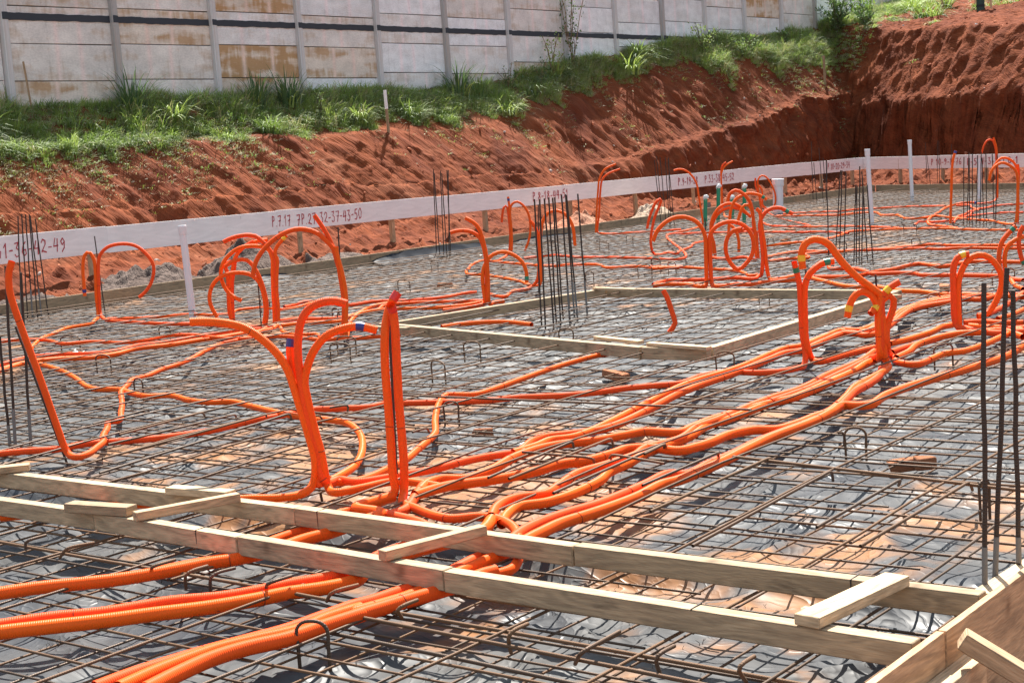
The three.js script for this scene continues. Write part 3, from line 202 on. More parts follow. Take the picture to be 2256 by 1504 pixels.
{"cl":"bundleA","r":0.0204,"tape":null,"p":[[-4.026,0.056,-4.522],[-4.09,0.056,-4.659],[-4.078,0.056,-4.73],[-3.992,0.056,-4.766],[-3.979,0.056,-4.838],[-3.995,0.056,-4.97],[-4.044,0.056,-5.151],[-4.06,0.056,-5.269],[-4.055,0.056,-5.385],[-4.015,0.056,-5.484],[-3.91,0.056,-5.596],[-3.86,0.056,-5.724],[-3.807,0.056,-5.852],[-3.65,0.056,-5.89],[-3.654,0.056,-6.004],[-3.66,0.056,-6.181],[-3.644,0.056,-6.371],[-3.633,0.056,-6.502],[-3.612,0.056,-6.697],[-3.574,0.056,-6.866],[-3.579,0.056,-7.063]]},
{"cl":"bundleA","r":0.0194,"tape":null,"p":[[-4.098,0.056,-5.283],[-4.188,0.056,-5.503],[-4.185,0.056,-5.602],[-4.115,0.056,-5.69],[-4.024,0.056,-5.831],[-4.199,0.056,-6.797],[-4.222,0.056,-6.99],[-4.231,0.056,-7.168],[-4.252,0.056,-7.405],[-4.273,0.056,-7.671],[-4.313,0.056,-8.021],[-4.34,0.056,-8.268],[-4.298,0.056,-8.366],[-4.312,0.056,-8.535],[-4.357,0.056,-8.818],[-4.385,0.056,-9.163],[-4.293,0.056,-9.173],[-4.278,0.056,-9.303],[-4.333,0.056,-9.568],[-4.33,0.056,-9.811],[-4.447,0.056,-10.21],[-4.492,0.056,-10.587],[-4.473,0.056,-10.969],[-4.375,0.056,-11.168],[-4.282,0.056,-11.39]]},
{"cl":"bundleA","r":0.0184,"tape":null,"p":[[-4.082,0.056,-5.213],[-4.082,0.056,-5.385],[-4.103,0.056,-5.529],[-4.052,0.056,-5.601],[-4.042,0.056,-5.72],[-4.305,0.056,-6.971],[-4.324,0.056,-7.164],[-4.331,0.056,-7.307],[-4.322,0.056,-7.53],[-4.337,0.056,-7.788],[-4.41,0.056,-8.206],[-4.425,0.056,-8.432],[-4.379,0.056,-8.526],[-4.381,0.056,-8.675],[-4.42,0.056,-8.968],[-4.442,0.056,-9.285],[-4.339,0.056,-9.273],[-4.334,0.056,-9.427],[-4.374,0.056,-9.685],[-4.401,0.056,-9.972],[-4.5,0.056,-10.359],[-4.539,0.056,-10.726],[-4.521,0.056,-11.087],[-4.421,0.056,-11.288]]},
{"cl":"bundleA","r":0.0194,"tape":null,"p":[[-3.866,0.056,-4.144],[-3.859,0.056,-4.231],[-3.906,0.056,-4.328],[-3.969,0.056,-4.425],[-4.075,0.056,-4.599]]},
{"cl":"frontrun","r":0.0213,"tape":null,"p":[[-3.973,0.056,-4.43],[-3.973,0.056,-4.562],[-3.953,0.056,-4.643],[-3.91,0.056,-4.697],[-3.835,0.056,-4.821],[-3.779,0.056,-4.974],[-3.756,0.056,-5.12],[-3.692,0.056,-5.212],[-3.667,0.056,-5.365],[-3.656,0.056,-5.48],[-3.557,0.056,-5.526],[-3.422,0.056,-5.512],[-3.392,0.056,-5.59],[-3.38,0.056,-5.698],[-3.387,0.056,-5.912],[-3.337,0.056,-6.031],[-3.251,0.056,-6.071],[-3.222,0.056,-6.193],[-3.221,0.056,-6.374],[-3.218,0.056,-6.526],[-3.271,0.056,-6.769],[-3.33,0.056,-6.98],[-3.387,0.056,-7.228],[-3.432,0.056,-7.495]]},
{"cl":"bundleB","r":0.0194,"tape":null,"p":[[-3.44,0.056,-4.24],[-3.512,0.056,-4.362],[-3.54,0.056,-4.459],[-3.528,0.056,-4.527],[-3.469,0.056,-4.608],[-3.501,0.056,-4.741],[-3.568,0.056,-4.973],[-3.555,0.056,-5.111],[-3.549,0.056,-5.252],[-3.549,0.056,-5.366],[-3.585,0.056,-5.502],[-3.546,0.056,-5.718],[-3.616,0.056,-5.996],[-3.621,0.056,-6.172],[-3.634,0.056,-6.353],[-3.642,0.056,-6.565],[-3.655,0.056,-6.809],[-3.645,0.056,-7.023],[-3.652,0.056,-7.208],[-3.694,0.056,-7.456],[-3.727,0.056,-7.73],[-3.743,0.056,-8.001],[-3.827,0.056,-8.394]]},
{"cl":"bundleB","r":0.0194,"tape":null,"p":[[-3.373,0.056,-4.213],[-3.44,0.056,-4.329],[-3.477,0.056,-4.46],[-3.419,0.056,-4.539],[-3.401,0.056,-4.633],[-3.41,0.056,-4.78],[-3.432,0.056,-4.929],[-3.482,0.056,-5.075],[-3.5,0.056,-5.24],[-3.546,0.056,-5.44],[-3.552,0.056,-5.807],[-3.614,0.056,-6.074],[-3.611,0.056,-6.268],[-3.611,0.056,-6.508],[-3.618,0.056,-6.74],[-3.598,0.056,-6.93],[-3.607,0.056,-7.154],[-3.625,0.056,-7.387],[-3.653,0.056,-7.689],[-3.684,0.056,-7.953],[-3.703,0.056,-8.138]]},
{"cl":"bundleC","r":0.0213,"tape":null,"p":[[-3.283,0.056,-2.365],[-3.279,0.056,-2.482],[-3.262,0.056,-2.595],[-3.242,0.056,-2.698],[-3.205,0.056,-2.82],[-3.166,0.056,-2.946],[-3.155,0.056,-3.072],[-3.144,0.056,-3.204],[-3.128,0.056,-3.249],[-3.11,0.056,-3.38],[-3.088,0.056,-3.448],[-3.116,0.056,-3.628],[-3.14,0.056,-3.786],[-3.157,0.056,-3.942],[-3.214,0.056,-4.13],[-3.228,0.056,-4.277],[-3.215,0.056,-4.415],[-3.191,0.056,-4.539],[-3.192,0.056,-4.709],[-3.207,0.056,-4.907],[-3.213,0.056,-5.101],[-3.146,0.056,-5.115],[-3.154,0.056,-5.308],[-3.158,0.056,-5.504],[-3.188,0.056,-5.757],[-3.202,0.056,-6.021],[-3.192,0.056,-6.194],[-3.194,0.056,-6.43],[-3.221,0.056,-6.63],[-3.28,0.056,-6.855],[-3.349,0.056,-7.092],[-3.382,0.056,-7.328],[-3.432,0.056,-7.573],[-3.545,0.056,-7.876]]},
{"cl":"bundleC","r":0.0213,"tape":null,"p":[[-3.202,0.056,-2.378],[-3.216,0.056,-2.499],[-3.218,0.056,-2.616],[-3.209,0.056,-2.729],[-3.176,0.056,-2.825],[-3.131,0.056,-2.945],[-3.132,0.056,-3.083],[-3.108,0.056,-3.202],[-3.104,0.056,-3.151],[-3.08,0.056,-3.234],[-3.058,0.056,-3.337],[-3.055,0.056,-3.473],[-3.073,0.056,-3.626],[-3.078,0.056,-3.751],[-3.082,0.056,-3.881],[-3.117,0.056,-4.029],[-3.128,0.056,-4.121],[-3.142,0.056,-4.26],[-3.128,0.056,-4.395],[-3.117,0.056,-4.539],[-3.117,0.056,-4.708],[-3.145,0.056,-4.929],[-3.124,0.056,-5.021],[-3.124,0.056,-5.197],[-3.132,0.056,-5.394],[-3.156,0.056,-5.63],[-3.177,0.056,-5.901],[-3.168,0.056,-6.087],[-3.168,0.056,-6.298],[-3.195,0.056,-6.512],[-3.225,0.056,-6.706],[-3.15,0.056,-6.713],[-3.113,0.056,-6.752],[-3.145,0.056,-7.001],[-3.143,0.056,-7.273],[-3.109,0.056,-7.486],[-3.071,0.056,-7.803],[-3.046,0.056,-8.069],[-3.028,0.056,-8.369],[-3.109,0.056,-8.98]]},
{"cl":"bundleC","r":0.0223,"tape":null,"p":[[-3.125,0.056,-2.402],[-3.151,0.056,-2.53],[-3.163,0.056,-2.658],[-3.142,0.056,-2.761],[-3.091,0.056,-2.873],[-3.074,0.056,-2.989],[-3.049,0.056,-3.138],[-3.058,0.056,-3.102],[-3.04,0.056,-3.189],[-3.021,0.056,-3.279],[-2.993,0.056,-3.4],[-2.982,0.056,-3.514],[-2.989,0.056,-3.621],[-2.973,0.056,-3.669]]},
{"cl":"bundleD","r":0.0228,"tape":null,"p":[[-3.991,0.056,-2.519],[-3.974,0.056,-2.553],[-3.876,0.056,-2.661],[-3.774,0.056,-2.767],[-3.684,0.056,-2.886],[-3.589,0.056,-3.003],[-3.507,0.056,-3.136],[-3.461,0.056,-3.235],[-3.397,0.056,-3.319],[-3.352,0.056,-3.425],[-3.399,0.056,-3.529],[-3.42,0.056,-3.673],[-3.404,0.056,-3.782],[-3.379,0.056,-3.875],[-3.36,0.056,-3.979],[-3.368,0.056,-4.1],[-3.431,0.056,-4.23]]},
{"cl":"bundleD","r":0.0194,"tape":null,"p":[[-4.061,0.056,-2.566],[-4.036,0.056,-2.596],[-3.941,0.056,-2.709],[-3.829,0.056,-2.81],[-3.779,0.056,-2.899],[-3.733,0.056,-2.992],[-3.622,0.056,-3.101],[-3.564,0.056,-3.189],[-3.515,0.056,-3.288],[-3.432,0.056,-3.432],[-3.445,0.056,-3.53],[-3.473,0.056,-3.674],[-3.475,0.056,-3.812],[-3.473,0.056,-3.933],[-3.626,0.056,-4.075],[-3.866,0.056,-4.144]]},
{"cl":"bundleE","r":0.0223,"tape":null,"p":[[-4.359,0.056,-2.766],[-4.338,0.056,-2.802],[-4.281,0.056,-2.89],[-4.166,0.056,-3.004],[-4.092,0.056,-3.083],[-4.032,0.056,-3.174],[-3.985,0.056,-3.278],[-3.951,0.056,-3.359],[-3.903,0.056,-3.43],[-3.874,0.056,-3.559],[-3.879,0.056,-3.728],[-3.857,0.056,-3.833],[-3.86,0.056,-3.968],[-3.874,0.056,-4.126],[-4.037,0.056,-4.163],[-4.043,0.056,-4.292],[-4.034,0.056,-4.371]]},
{"cl":"bundleE","r":0.0194,"tape":null,"p":[[-4.088,0.056,-3.149],[-4.07,0.056,-3.241],[-4.041,0.056,-3.326],[-3.992,0.056,-3.434],[-3.971,0.056,-3.531],[-4.008,0.056,-3.688],[-4.01,0.056,-3.816],[-3.984,0.056,-3.919],[-3.998,0.056,-4.023]]},
{"cl":"rightbunch","r":0.0204,"tape":null,"p":[[-3.9,0.056,-8.777],[-3.873,0.056,-8.932],[-3.863,0.056,-9.133],[-3.853,0.056,-9.341],[-3.874,0.056,-9.553],[-3.849,0.056,-9.653]]},
{"cl":"rightbunch","r":0.0204,"tape":null,"p":[[-3.719,0.056,-8.392],[-3.719,0.056,-8.573],[-3.708,0.056,-8.76],[-3.696,0.056,-8.954],[-3.671,0.056,-9.2],[-3.594,0.056,-9.322],[-3.5,0.056,-9.401],[-3.333,0.056,-9.51]]},
{"cl":"rightbunch","r":0.0204,"tape":null,"p":[[-3.598,0.056,-8.181],[-3.619,0.056,-8.408],[-3.676,0.056,-8.64],[-3.701,0.056,-8.846],[-3.679,0.056,-9.066],[-3.611,0.056,-9.207],[-3.51,0.056,-9.264],[-3.425,0.056,-9.363],[-3.199,0.056,-9.124]]},
{"cl":"rightbunch","r":0.0204,"tape":null,"p":[[-3.829,0.056,-9.803],[-3.734,0.056,-9.861],[-3.591,0.056,-9.822],[-3.445,0.056,-9.834]]},
{"cl":"rightbunch","r":0.0213,"tape":null,"p":[[-3.718,0.056,-9.616],[-3.627,0.056,-9.576],[-3.489,0.056,-9.542],[-3.302,0.056,-9.422]]},
{"cl":"rightbunch","r":0.0194,"tape":null,"p":[[-3.801,0.056,-10.166],[-3.826,0.056,-10.38],[-3.858,0.056,-10.658],[-3.934,0.056,-11.068],[-4.025,0.056,-11.508]]},
{"cl":"rightbunch","r":0.0184,"tape":null,"p":[[-3.681,0.056,-10.017],[-3.652,0.056,-10.175],[-3.693,0.056,-10.551]]},
{"cl":"rightmid","r":0.0204,"tape":null,"p":[[-4.33,0.056,-8.589],[-4.362,0.056,-8.87],[-4.392,0.056,-9.142],[-4.389,0.056,-9.237],[-4.316,0.056,-9.197],[-4.212,0.056,-9.116],[-4.186,0.056,-9.235],[-4.238,0.056,-9.519],[-4.328,0.056,-9.867],[-4.408,0.056,-10.184],[-4.478,0.056,-10.519],[-4.466,0.056,-10.756],[-4.392,0.056,-10.939],[-4.325,0.056,-11.126],[-4.196,0.056,-11.096],[-4.153,0.056,-11.379],[-3.98,0.056,-11.379]]},
{"cl":"rightmid","r":0.0184,"tape":null,"p":[[-4.423,0.056,-8.75],[-4.446,0.056,-8.973],[-4.456,0.056,-9.206],[-4.402,0.056,-9.308],[-4.283,0.056,-9.272],[-4.319,0.056,-9.561],[-4.423,0.056,-10.019],[-4.492,0.056,-10.347],[-4.527,0.056,-10.635],[-4.54,0.056,-10.844],[-4.444,0.056,-11.124]]},
{"cl":"framefeed","r":0.0184,"tape":null,"p":[[-5.619,0.06,-9.017],[-5.584,0.129,-9.044],[-5.596,0.2,-9.035],[-5.62,0.312,-9.016],[-5.638,0.361,-9.002]]},
{"cl":"framefeed","r":0.0175,"tape":null,"p":[[-7.563,0.1,-8.888],[-7.527,0.1,-9.045],[-7.405,0.1,-9.175],[-7.221,0.1,-9.226],[-6.866,0.1,-9.102]]}]
};
let seed = 20231;
const rnd = () => { seed = (seed + 0x6D2B79F5) | 0; let t = Math.imul(seed ^ (seed >>> 15), 1 | seed); t = (t + Math.imul(t ^ (t >>> 7), 61 | t)) ^ t; return ((t ^ (t >>> 14)) >>> 0) / 4294967296; };
const rr = (a, b) => a + (b - a) * rnd();
const pick = (a) => a[Math.floor(rnd() * a.length)];
const PN = new ImprovedNoise();
const n3 = (x, y, z) => PN.noise(x + 131.7, y + 57.3, z + 211.9);
const fbm = (x, y, z, o = 4) => { let s = 0, a = 1, t = 0; for (let i = 0; i < o; i++) { s += a * n3(x, y, z); t += a; a *= 0.5; x = x * 2.03 + 11; y = y * 2.03 + 7; z = z * 2.03 + 3; } return s / t; };
const clamp = (v, a = 0, b = 1) => Math.min(b, Math.max(a, v));
const ss = (a, b, v) => { const t = clamp((v - a) / (b - a)); return t * t * (3 - 2 * t); };
const lerp = (a, b, t) => a + (b - a) * t;
const curve1 = (pts, x) => { if (x <= pts[0][0]) return pts[0][1]; for (let i = 1; i < pts.length; i++) if (x <= pts[i][0]) { const t = (x - pts[i - 1][0]) / (pts[i][0] - pts[i - 1][0]); return lerp(pts[i - 1][1], pts[i][1], t); } return pts[pts.length - 1][1]; };
const V = (p) => new THREE.Vector3(p[0], p[1], p[2]);
const lin = (r, g, b) => new THREE.Color().setRGB(r, g, b);
const used = {};
function numbered(n) { const k = used[n] = (used[n] ?? -1) + 1; return k ? n + '_' + String(k).padStart(3, '0') : n; }
function tag(o, label, category, group, kind) { o.userData = { label, category }; if (group) o.userData.group = group; if (kind) o.userData.kind = kind; return o; }
function mesh(name, g, m, parent) { const o = new THREE.Mesh(g, m); o.name = parent === scene ? numbered(name) : name; o.castShadow = o.receiveShadow = true; parent.add(o); return o; }
function thing(name, label, category, group) { const o = new THREE.Group(); o.name = numbered(name); scene.add(o); return tag(o, label, category, group); }
function structure(o, label) { o.userData = { kind: 'structure', label }; return o; }
const std = (o) => new THREE.MeshStandardMaterial(o);

function noiseTex(w, h, fn, srgb, rep = true) {           // fn(u, v) -> [r, g, b] in 0..1
  const d = new Uint8Array(w * h * 4);
  for (let j = 0; j < h; j++) for (let i = 0; i < w; i++) { const c = fn(i / w, j / h), k = 4 * (j * w + i); for (let q = 0; q < 3; q++) d[k + q] = 255 * clamp(c[q]); d[k + 3] = 255; }
  const t = new THREE.DataTexture(d, w, h);
  if (srgb) t.colorSpace = THREE.SRGBColorSpace;
  t.wrapS = t.wrapT = rep ? THREE.RepeatWrapping : THREE.ClampToEdgeWrapping;
  t.magFilter = THREE.LinearFilter; t.minFilter = THREE.LinearMipmapLinearFilter; t.generateMipmaps = true; t.needsUpdate = true;
  return t;
}
const tileFbm = (u, v, f, o, s = 0) => {                   // seamless: noise on a torus
  const a = u * Math.PI * 2, b = v * Math.PI * 2, k = f / (Math.PI * 2);
  return fbm(Math.cos(a) * k + s, Math.sin(a) * k + Math.cos(b) * k * 1.3, Math.sin(b) * k + s * 2, o);
};
const sRGB = (c) => c <= 0.0031308 ? 12.92 * c : 1.055 * Math.pow(c, 1 / 2.4) - 0.055;
const S3 = (r, g, b) => [sRGB(clamp(r)), sRGB(clamp(g)), sRGB(clamp(b))];

// ---------------------------------------------------------------- materials
const soilTex = noiseTex(512, 512, (u, v) => { const a = tileFbm(u, v, 6, 5), b = tileFbm(u, v, 40, 3, 9), k = 1 + 0.5 * a + 0.45 * b; return S3(0.62 * k, 0.62 * k * (1 + 0.1 * a), 0.62 * k * (1 + 0.15 * a)); }, true);
const soilBump = noiseTex(512, 512, (u, v) => { const b = 0.5 + 0.55 * tileFbm(u, v, 20, 6, 4) + 0.25 * tileFbm(u, v, 80, 2, 2); return [b, b, b]; });
const M = {};
M.soil = new THREE.MeshPhysicalMaterial({ specularIntensity: 0.25, vertexColors: true, map: soilTex, bumpMap: soilBump, bumpScale: 0.035, roughness: 0.97 });
const plBump = noiseTex(512, 512, (u, v) => { const a = Math.abs(tileFbm(u, v, 7, 2, 1)), b = Math.abs(tileFbm(u, v, 17, 2, 6)), c = 0.75 * Math.exp(-a * 14) + 0.35 * Math.exp(-b * 12) + 0.25 * tileFbm(u, v, 5, 2, 4); return [c, c, c]; });
const plRough = noiseTex(256, 256, (u, v) => { const a = 0.46 + 0.45 * tileFbm(u, v, 7, 4, 3); return [a, a, a]; });
const plMap = noiseTex(512, 512, (u, v) => { const a = tileFbm(u, v, 14, 5, 8), k = 0.8 + 0.45 * a; return S3(k, k, k); }, true);
M.plastic = new THREE.MeshPhysicalMaterial({ specularIntensity: 0.22, vertexColors: true, map: plMap, bumpMap: plBump, bumpScale: 0.004, roughness: 1, roughnessMap: plRough });
M.plasticEdge = new THREE.MeshPhysicalMaterial({ specularIntensity: 0.15, color: lin(0.02, 0.022, 0.028), roughness: 0.5, side: THREE.DoubleSide });
const rib = noiseTex(32, 4, (u) => { const c = 0.5 + 0.5 * Math.cos(u * Math.PI * 2); return [c, c, c]; });
const dustMap = noiseTex(256, 64, (u, v) => { const a = tileFbm(u, v, 6, 4, 2), d = clamp((tileFbm(u, v, 16, 4, 7) - 0.18) * 3) * 0.35, k = 0.95 + 0.22 * a; return [sRGB(clamp(k)), sRGB(clamp(lerp(k, k * 1.25, d))), sRGB(clamp(lerp(k, 1, d)))]; }, true); dustMap.repeat.set(0.008, 1);
const orange = (r, g, b, ro) => new THREE.MeshPhysicalMaterial({ specularIntensity: 0.22, color: lin(r, g, b), map: dustMap, roughness: ro, bumpMap: rib, bumpScale: 0.0009, side: THREE.DoubleSide });
M.orange = [orange(0.93, 0.115, 0.012, 0.4), orange(0.91, 0.1, 0.013, 0.43), orange(0.95, 0.13, 0.012, 0.38), orange(0.9, 0.09, 0.017, 0.48)];
M.tape = { blue: std({ color: lin(0.02, 0.035, 0.2), roughness: 0.35 }), red: std({ color: lin(0.6, 0.03, 0.02), roughness: 0.35 }), green: std({ color: lin(0.01, 0.2, 0.11), roughness: 0.4 }), yellow: std({ color: lin(0.85, 0.5, 0.02), roughness: 0.4 }) };
const ribBar = noiseTex(16, 16, (u, v) => { const c = (u + v * 0.5) % 1 < 0.4 ? 1 : 0; return [c, c, c]; });
const rustTex = noiseTex(256, 64, (u, v) => { const a = tileFbm(u, v, 10, 4, 5), k = 0.75 + 0.8 * a; return S3(k, k * (0.95 - 0.12 * a), k * (0.9 - 0.2 * a)); }, true);
const steel = (r, g, b, ro, me) => std({ color: lin(r, g, b), map: rustTex, roughness: ro, metalness: me, bumpMap: ribBar, bumpScale: 0.0009 });
M.bar = [steel(0.15, 0.088, 0.052, 0.62, 0.3), steel(0.19, 0.105, 0.055, 0.7, 0.2), steel(0.125, 0.084, 0.058, 0.55, 0.4), steel(0.22, 0.12, 0.06, 0.75, 0.15)];
M.darkbar = steel(0.075, 0.055, 0.045, 0.6, 0.4);
M.greyCoat = std({ color: lin(0.17, 0.16, 0.15), roughness: 0.9 });
M.wire = std({ color: lin(0.05, 0.04, 0.035), roughness: 0.6, metalness: 0.4 });
function woodTex(s, tone, warm) {
  return noiseTex(512, 128, (u, v) => {
    const w = tileFbm(u, v, 3, 3, s) * 0.9, g = Math.sin((v * 9 + w * 5 + n3(s, v * 3, 1)) * 6.28), f = tileFbm(u * 0.25, v, 120, 2, s + 2), st = tileFbm(u, v, 5, 4, s + 5);
    const dirt = clamp((tileFbm(u, v, 12, 4, s + 11) - 0.12) * 3), k = tone * (0.9 + 0.12 * g + 0.25 * f + 0.4 * st) * (1 - 0.35 * dirt);
    const kx = ((u * 2.0 + s * 0.37) % 1) - 0.5, ky = ((v + s * 0.21) % 1) - 0.5, kn = Math.exp(-(kx * kx * 900 + ky * ky * 120)) * 0.45;
    return S3(k * (1 - kn), k * (0.715 - 0.1 * warm) * (1 - kn * 1.1), k * (0.435 - 0.1 * warm) * (1 - kn * 1.2));
  }, true);
}
const woodBump = noiseTex(512, 128, (u, v) => { const f = 0.5 + 0.6 * tileFbm(u * 0.25, v, 120, 2, 7) + 0.3 * tileFbm(u, v, 20, 3, 3); return [f, f, f]; });
const wood = (s, tone, warm) => std({ map: woodTex(s, tone, warm), bumpMap: woodBump, bumpScale: 0.0025, roughness: 0.85 });
M.wood = [wood(1.3, 0.52, 0.05), wood(4.1, 0.47, 0.12), wood(7.7, 0.62, 0.0)];
M.woodGrey = [wood(2.2, 0.44, 0), wood(5.2, 0.4, 0.05)];
M.woodBrown = [wood(3.3, 0.36, 0.4), wood(8.3, 0.62, 0.5)];
M.woodForm = [wood(8.3, 0.6, 1.1), wood(10.7, 0.55, 1.0)];
M.woodTan = wood(6.4, 0.34, 0.25);
M.woodPink = wood(9.1, 0.52, 0.6);
M.whitePaint = std({ map: noiseTex(512, 128, (u, v) => { const a = tileFbm(u, v, 6, 4, 3), d = tileFbm(u, v, 30, 3, 8) > 0.42 ? 0.8 : 1, k = (0.84 + 0.14 * a) * d; return S3(k, k * 0.97, k * 0.955); }, true), roughness: 0.7 });
M.redInk = std({ color: lin(0.42, 0.018, 0.035), roughness: 0.8 });
M.pvc = std({ color: lin(0.72, 0.71, 0.72), roughness: 0.35 });
M.greenPipe = std({ color: lin(0.01, 0.24, 0.12), roughness: 0.4 });
M.bag = std({ color: lin(0.75, 0.76, 0.74), roughness: 0.6, side: THREE.DoubleSide });
M.brick = std({ color: lin(0.52, 0.2, 0.09), roughness: 0.95, bumpMap: soilBump, bumpScale: 0.01 });
M.black = std({ color: lin(0.012, 0.014, 0.018), roughness: 0.75 });
M.greenPost = std({ color: lin(0.008, 0.035, 0.025), roughness: 0.5 });
function panelTex(s, stain, grey) {
  return noiseTex(512, 256, (u, v) => {
    const a = fbm(u * 6 + s, v * 3, s, 5), b = fbm(u * 60 + s, v * 30, s * 2, 3);
    const drip = fbm(u * 26 + s * 3, v * 1.5, s, 3), st = clamp((fbm(u * 2.2 + s * 5, v * 2.6 + s, 3.3, 4) + drip * 0.35 + 0.02 + 0.14 * Math.max(0, stain - 0.5)) * 3.0) * Math.min(1, stain);
    const band = Math.max(Math.exp(-Math.pow((u - 0.32 - 0.05 * s % 0.2) * 42, 2)), Math.exp(-Math.pow((u - 0.68) * 40, 2)));
    const k = grey * (1 + 0.3 * a + 0.22 * b), dirt = clamp(drip * 1.6 - 0.35) * 0.25, q = st * (1 - band * 0.85);
    const wm = Math.min(1, stain) * 0.16; return S3(lerp(k * 0.95 * (1 + 0.12 * band), 0.4, q * 0.8) * (1 - dirt), lerp(k * (0.975 - wm), 0.2, q * 0.8) * (1 - dirt), lerp(k * (1.0 - 2 * wm), 0.075, q * 0.85) * (1 - dirt));
  }, true, false);
}
const panelBump = noiseTex(256, 128, (u, v) => { const b = 0.5 + 0.5 * tileFbm(u, v, 24, 5, 4); return [b, b, b]; });
M.panel = [[1.1, 0.12, 0.76], [2.7, 0.5, 0.74], [4.2, 2.6, 0.76], [5.9, 0.85, 0.74], [7.4, 0.06, 0.82], [9.6, 1.0, 0.7], [11.2, 0.6, 0.64], [12.9, 0.3, 0.78]].map(([s, st, g]) => std({ map: panelTex(s, st, g), bumpMap: panelBump, bumpScale: 0.004, roughness: 0.9 }));
M.post = std({ map: panelTex(3.1, 0.2, 0.6), bumpMap: panelBump, bumpScale: 0.004, roughness: 0.92 });
M.core = std({ color: lin(0.12, 0.11, 0.1), roughness: 0.95 });
M.postDark = std({ map: panelTex(6.3, 0.3, 0.42), bumpMap: panelBump, bumpScale: 0.004, roughness: 0.92 });
M.stripe = std({ color: lin(0.028, 0.034, 0.045), roughness: 0.7 });
M.gravel = std({ vertexColors: true, bumpMap: soilBump, bumpScale: 0.05, roughness: 0.95 });
const leafMat = (r, g, b, t = 0.4) => new THREE.MeshPhysicalMaterial({ color: lin(r, g, b), roughness: 0.9, transmission: t, thickness: 0, side: THREE.DoubleSide });
M.grass = leafMat(1, 1, 1, 0.4);
M.blade = [leafMat(0.13, 0.22, 0.05), leafMat(0.22, 0.33, 0.07), leafMat(0.08, 0.15, 0.045), leafMat(0.33, 0.44, 0.1)];
M.stem = std({ color: lin(0.09, 0.07, 0.04), roughness: 0.9 });
M.dryStem = std({ color: lin(0.24, 0.16, 0.09), roughness: 0.9 });

// ---------------------------------------------------------------- terrain
const XR = -1.448, WALLX = -20;
const baseY = (z) => curve1([[-60, 5.6], [-44, 4.75], [-40, 4.42], [-36, 4.12], [-34, 4.05], [-32, 3.84], [-30, 3.5], [-28, 3.3], [-25, 2.82], [-20, 2.68], [-16, 2.6], [-13, 2.5], [0, 2.3]], z);
const vTop = (z) => curve1([[-45, 2.9], [-40, 2.6], [-36.5, 2.4], [-33, 1.8], [-29.5, 1.4], [-26, 0.9]], z);
const farFoot = (x) => -38.4 + 0.5 * (x + 18);
const slabFar = (x) => -32.4 + 0.6 * (x + 14.55);
const slabLeft = (z) => -14.42 + 0.008 * (z + 10);
const bankLeft = (z) => -15.0 + 0.0099 * (z - 1);
function groundBase(x, z) {
  // left bank
  const d = bankLeft(z) - x, t = ss(-24, -28.5, z), by = baseY(z);
  const wob = 0.22 * n3(z * 0.5, 3, 1) + 0.1 * n3(z * 1.7, 8, 1);
  const A = curve1([[0, -0.05], [0.9, 0.06], [1.9 + wob, 0.34], [3.45 + wob, 1.9], [3.75, by - 0.68], [4.75, by - 0.02], [6, by + 0.06], [40, by + 2]], d);
  const vt = vTop(z), B = curve1([[0, -0.05], [1.4, 0.05], [2.35 + wob, 0.16], [2.72 + wob, vt * 0.93], [3.0 + wob, vt], [3.9, lerp(vt, by, 0.6)], [4.75, by - 0.04], [6, by + 0.06], [40, by + 2]], d);
  let h = lerp(A, B, t);
  // far bank
  const e = farFoot(x) - z, wo = 0.3 * n3(x * 0.5, 13, 1) + 0.14 * n3(x * 1.9, 18, 1), crest = 3.95 - 0.1 * (x + 16) + 0.12 * n3(x * 0.25, 2, 5);
  const F = curve1([[-2.7, -0.05], [-2.1, 0.04], [-1.3, 0.34], [-0.6, 0.2], [0, 0.2], [0.3 + wo * 0.6, 2.0], [0.55 + wo * 0.6, 2.25], [1.7, crest], [2.3, crest + 0.1], [30, crest + 4.4], [90, crest + 16]], e);
  h = Math.max(h, F);
  return h;
}
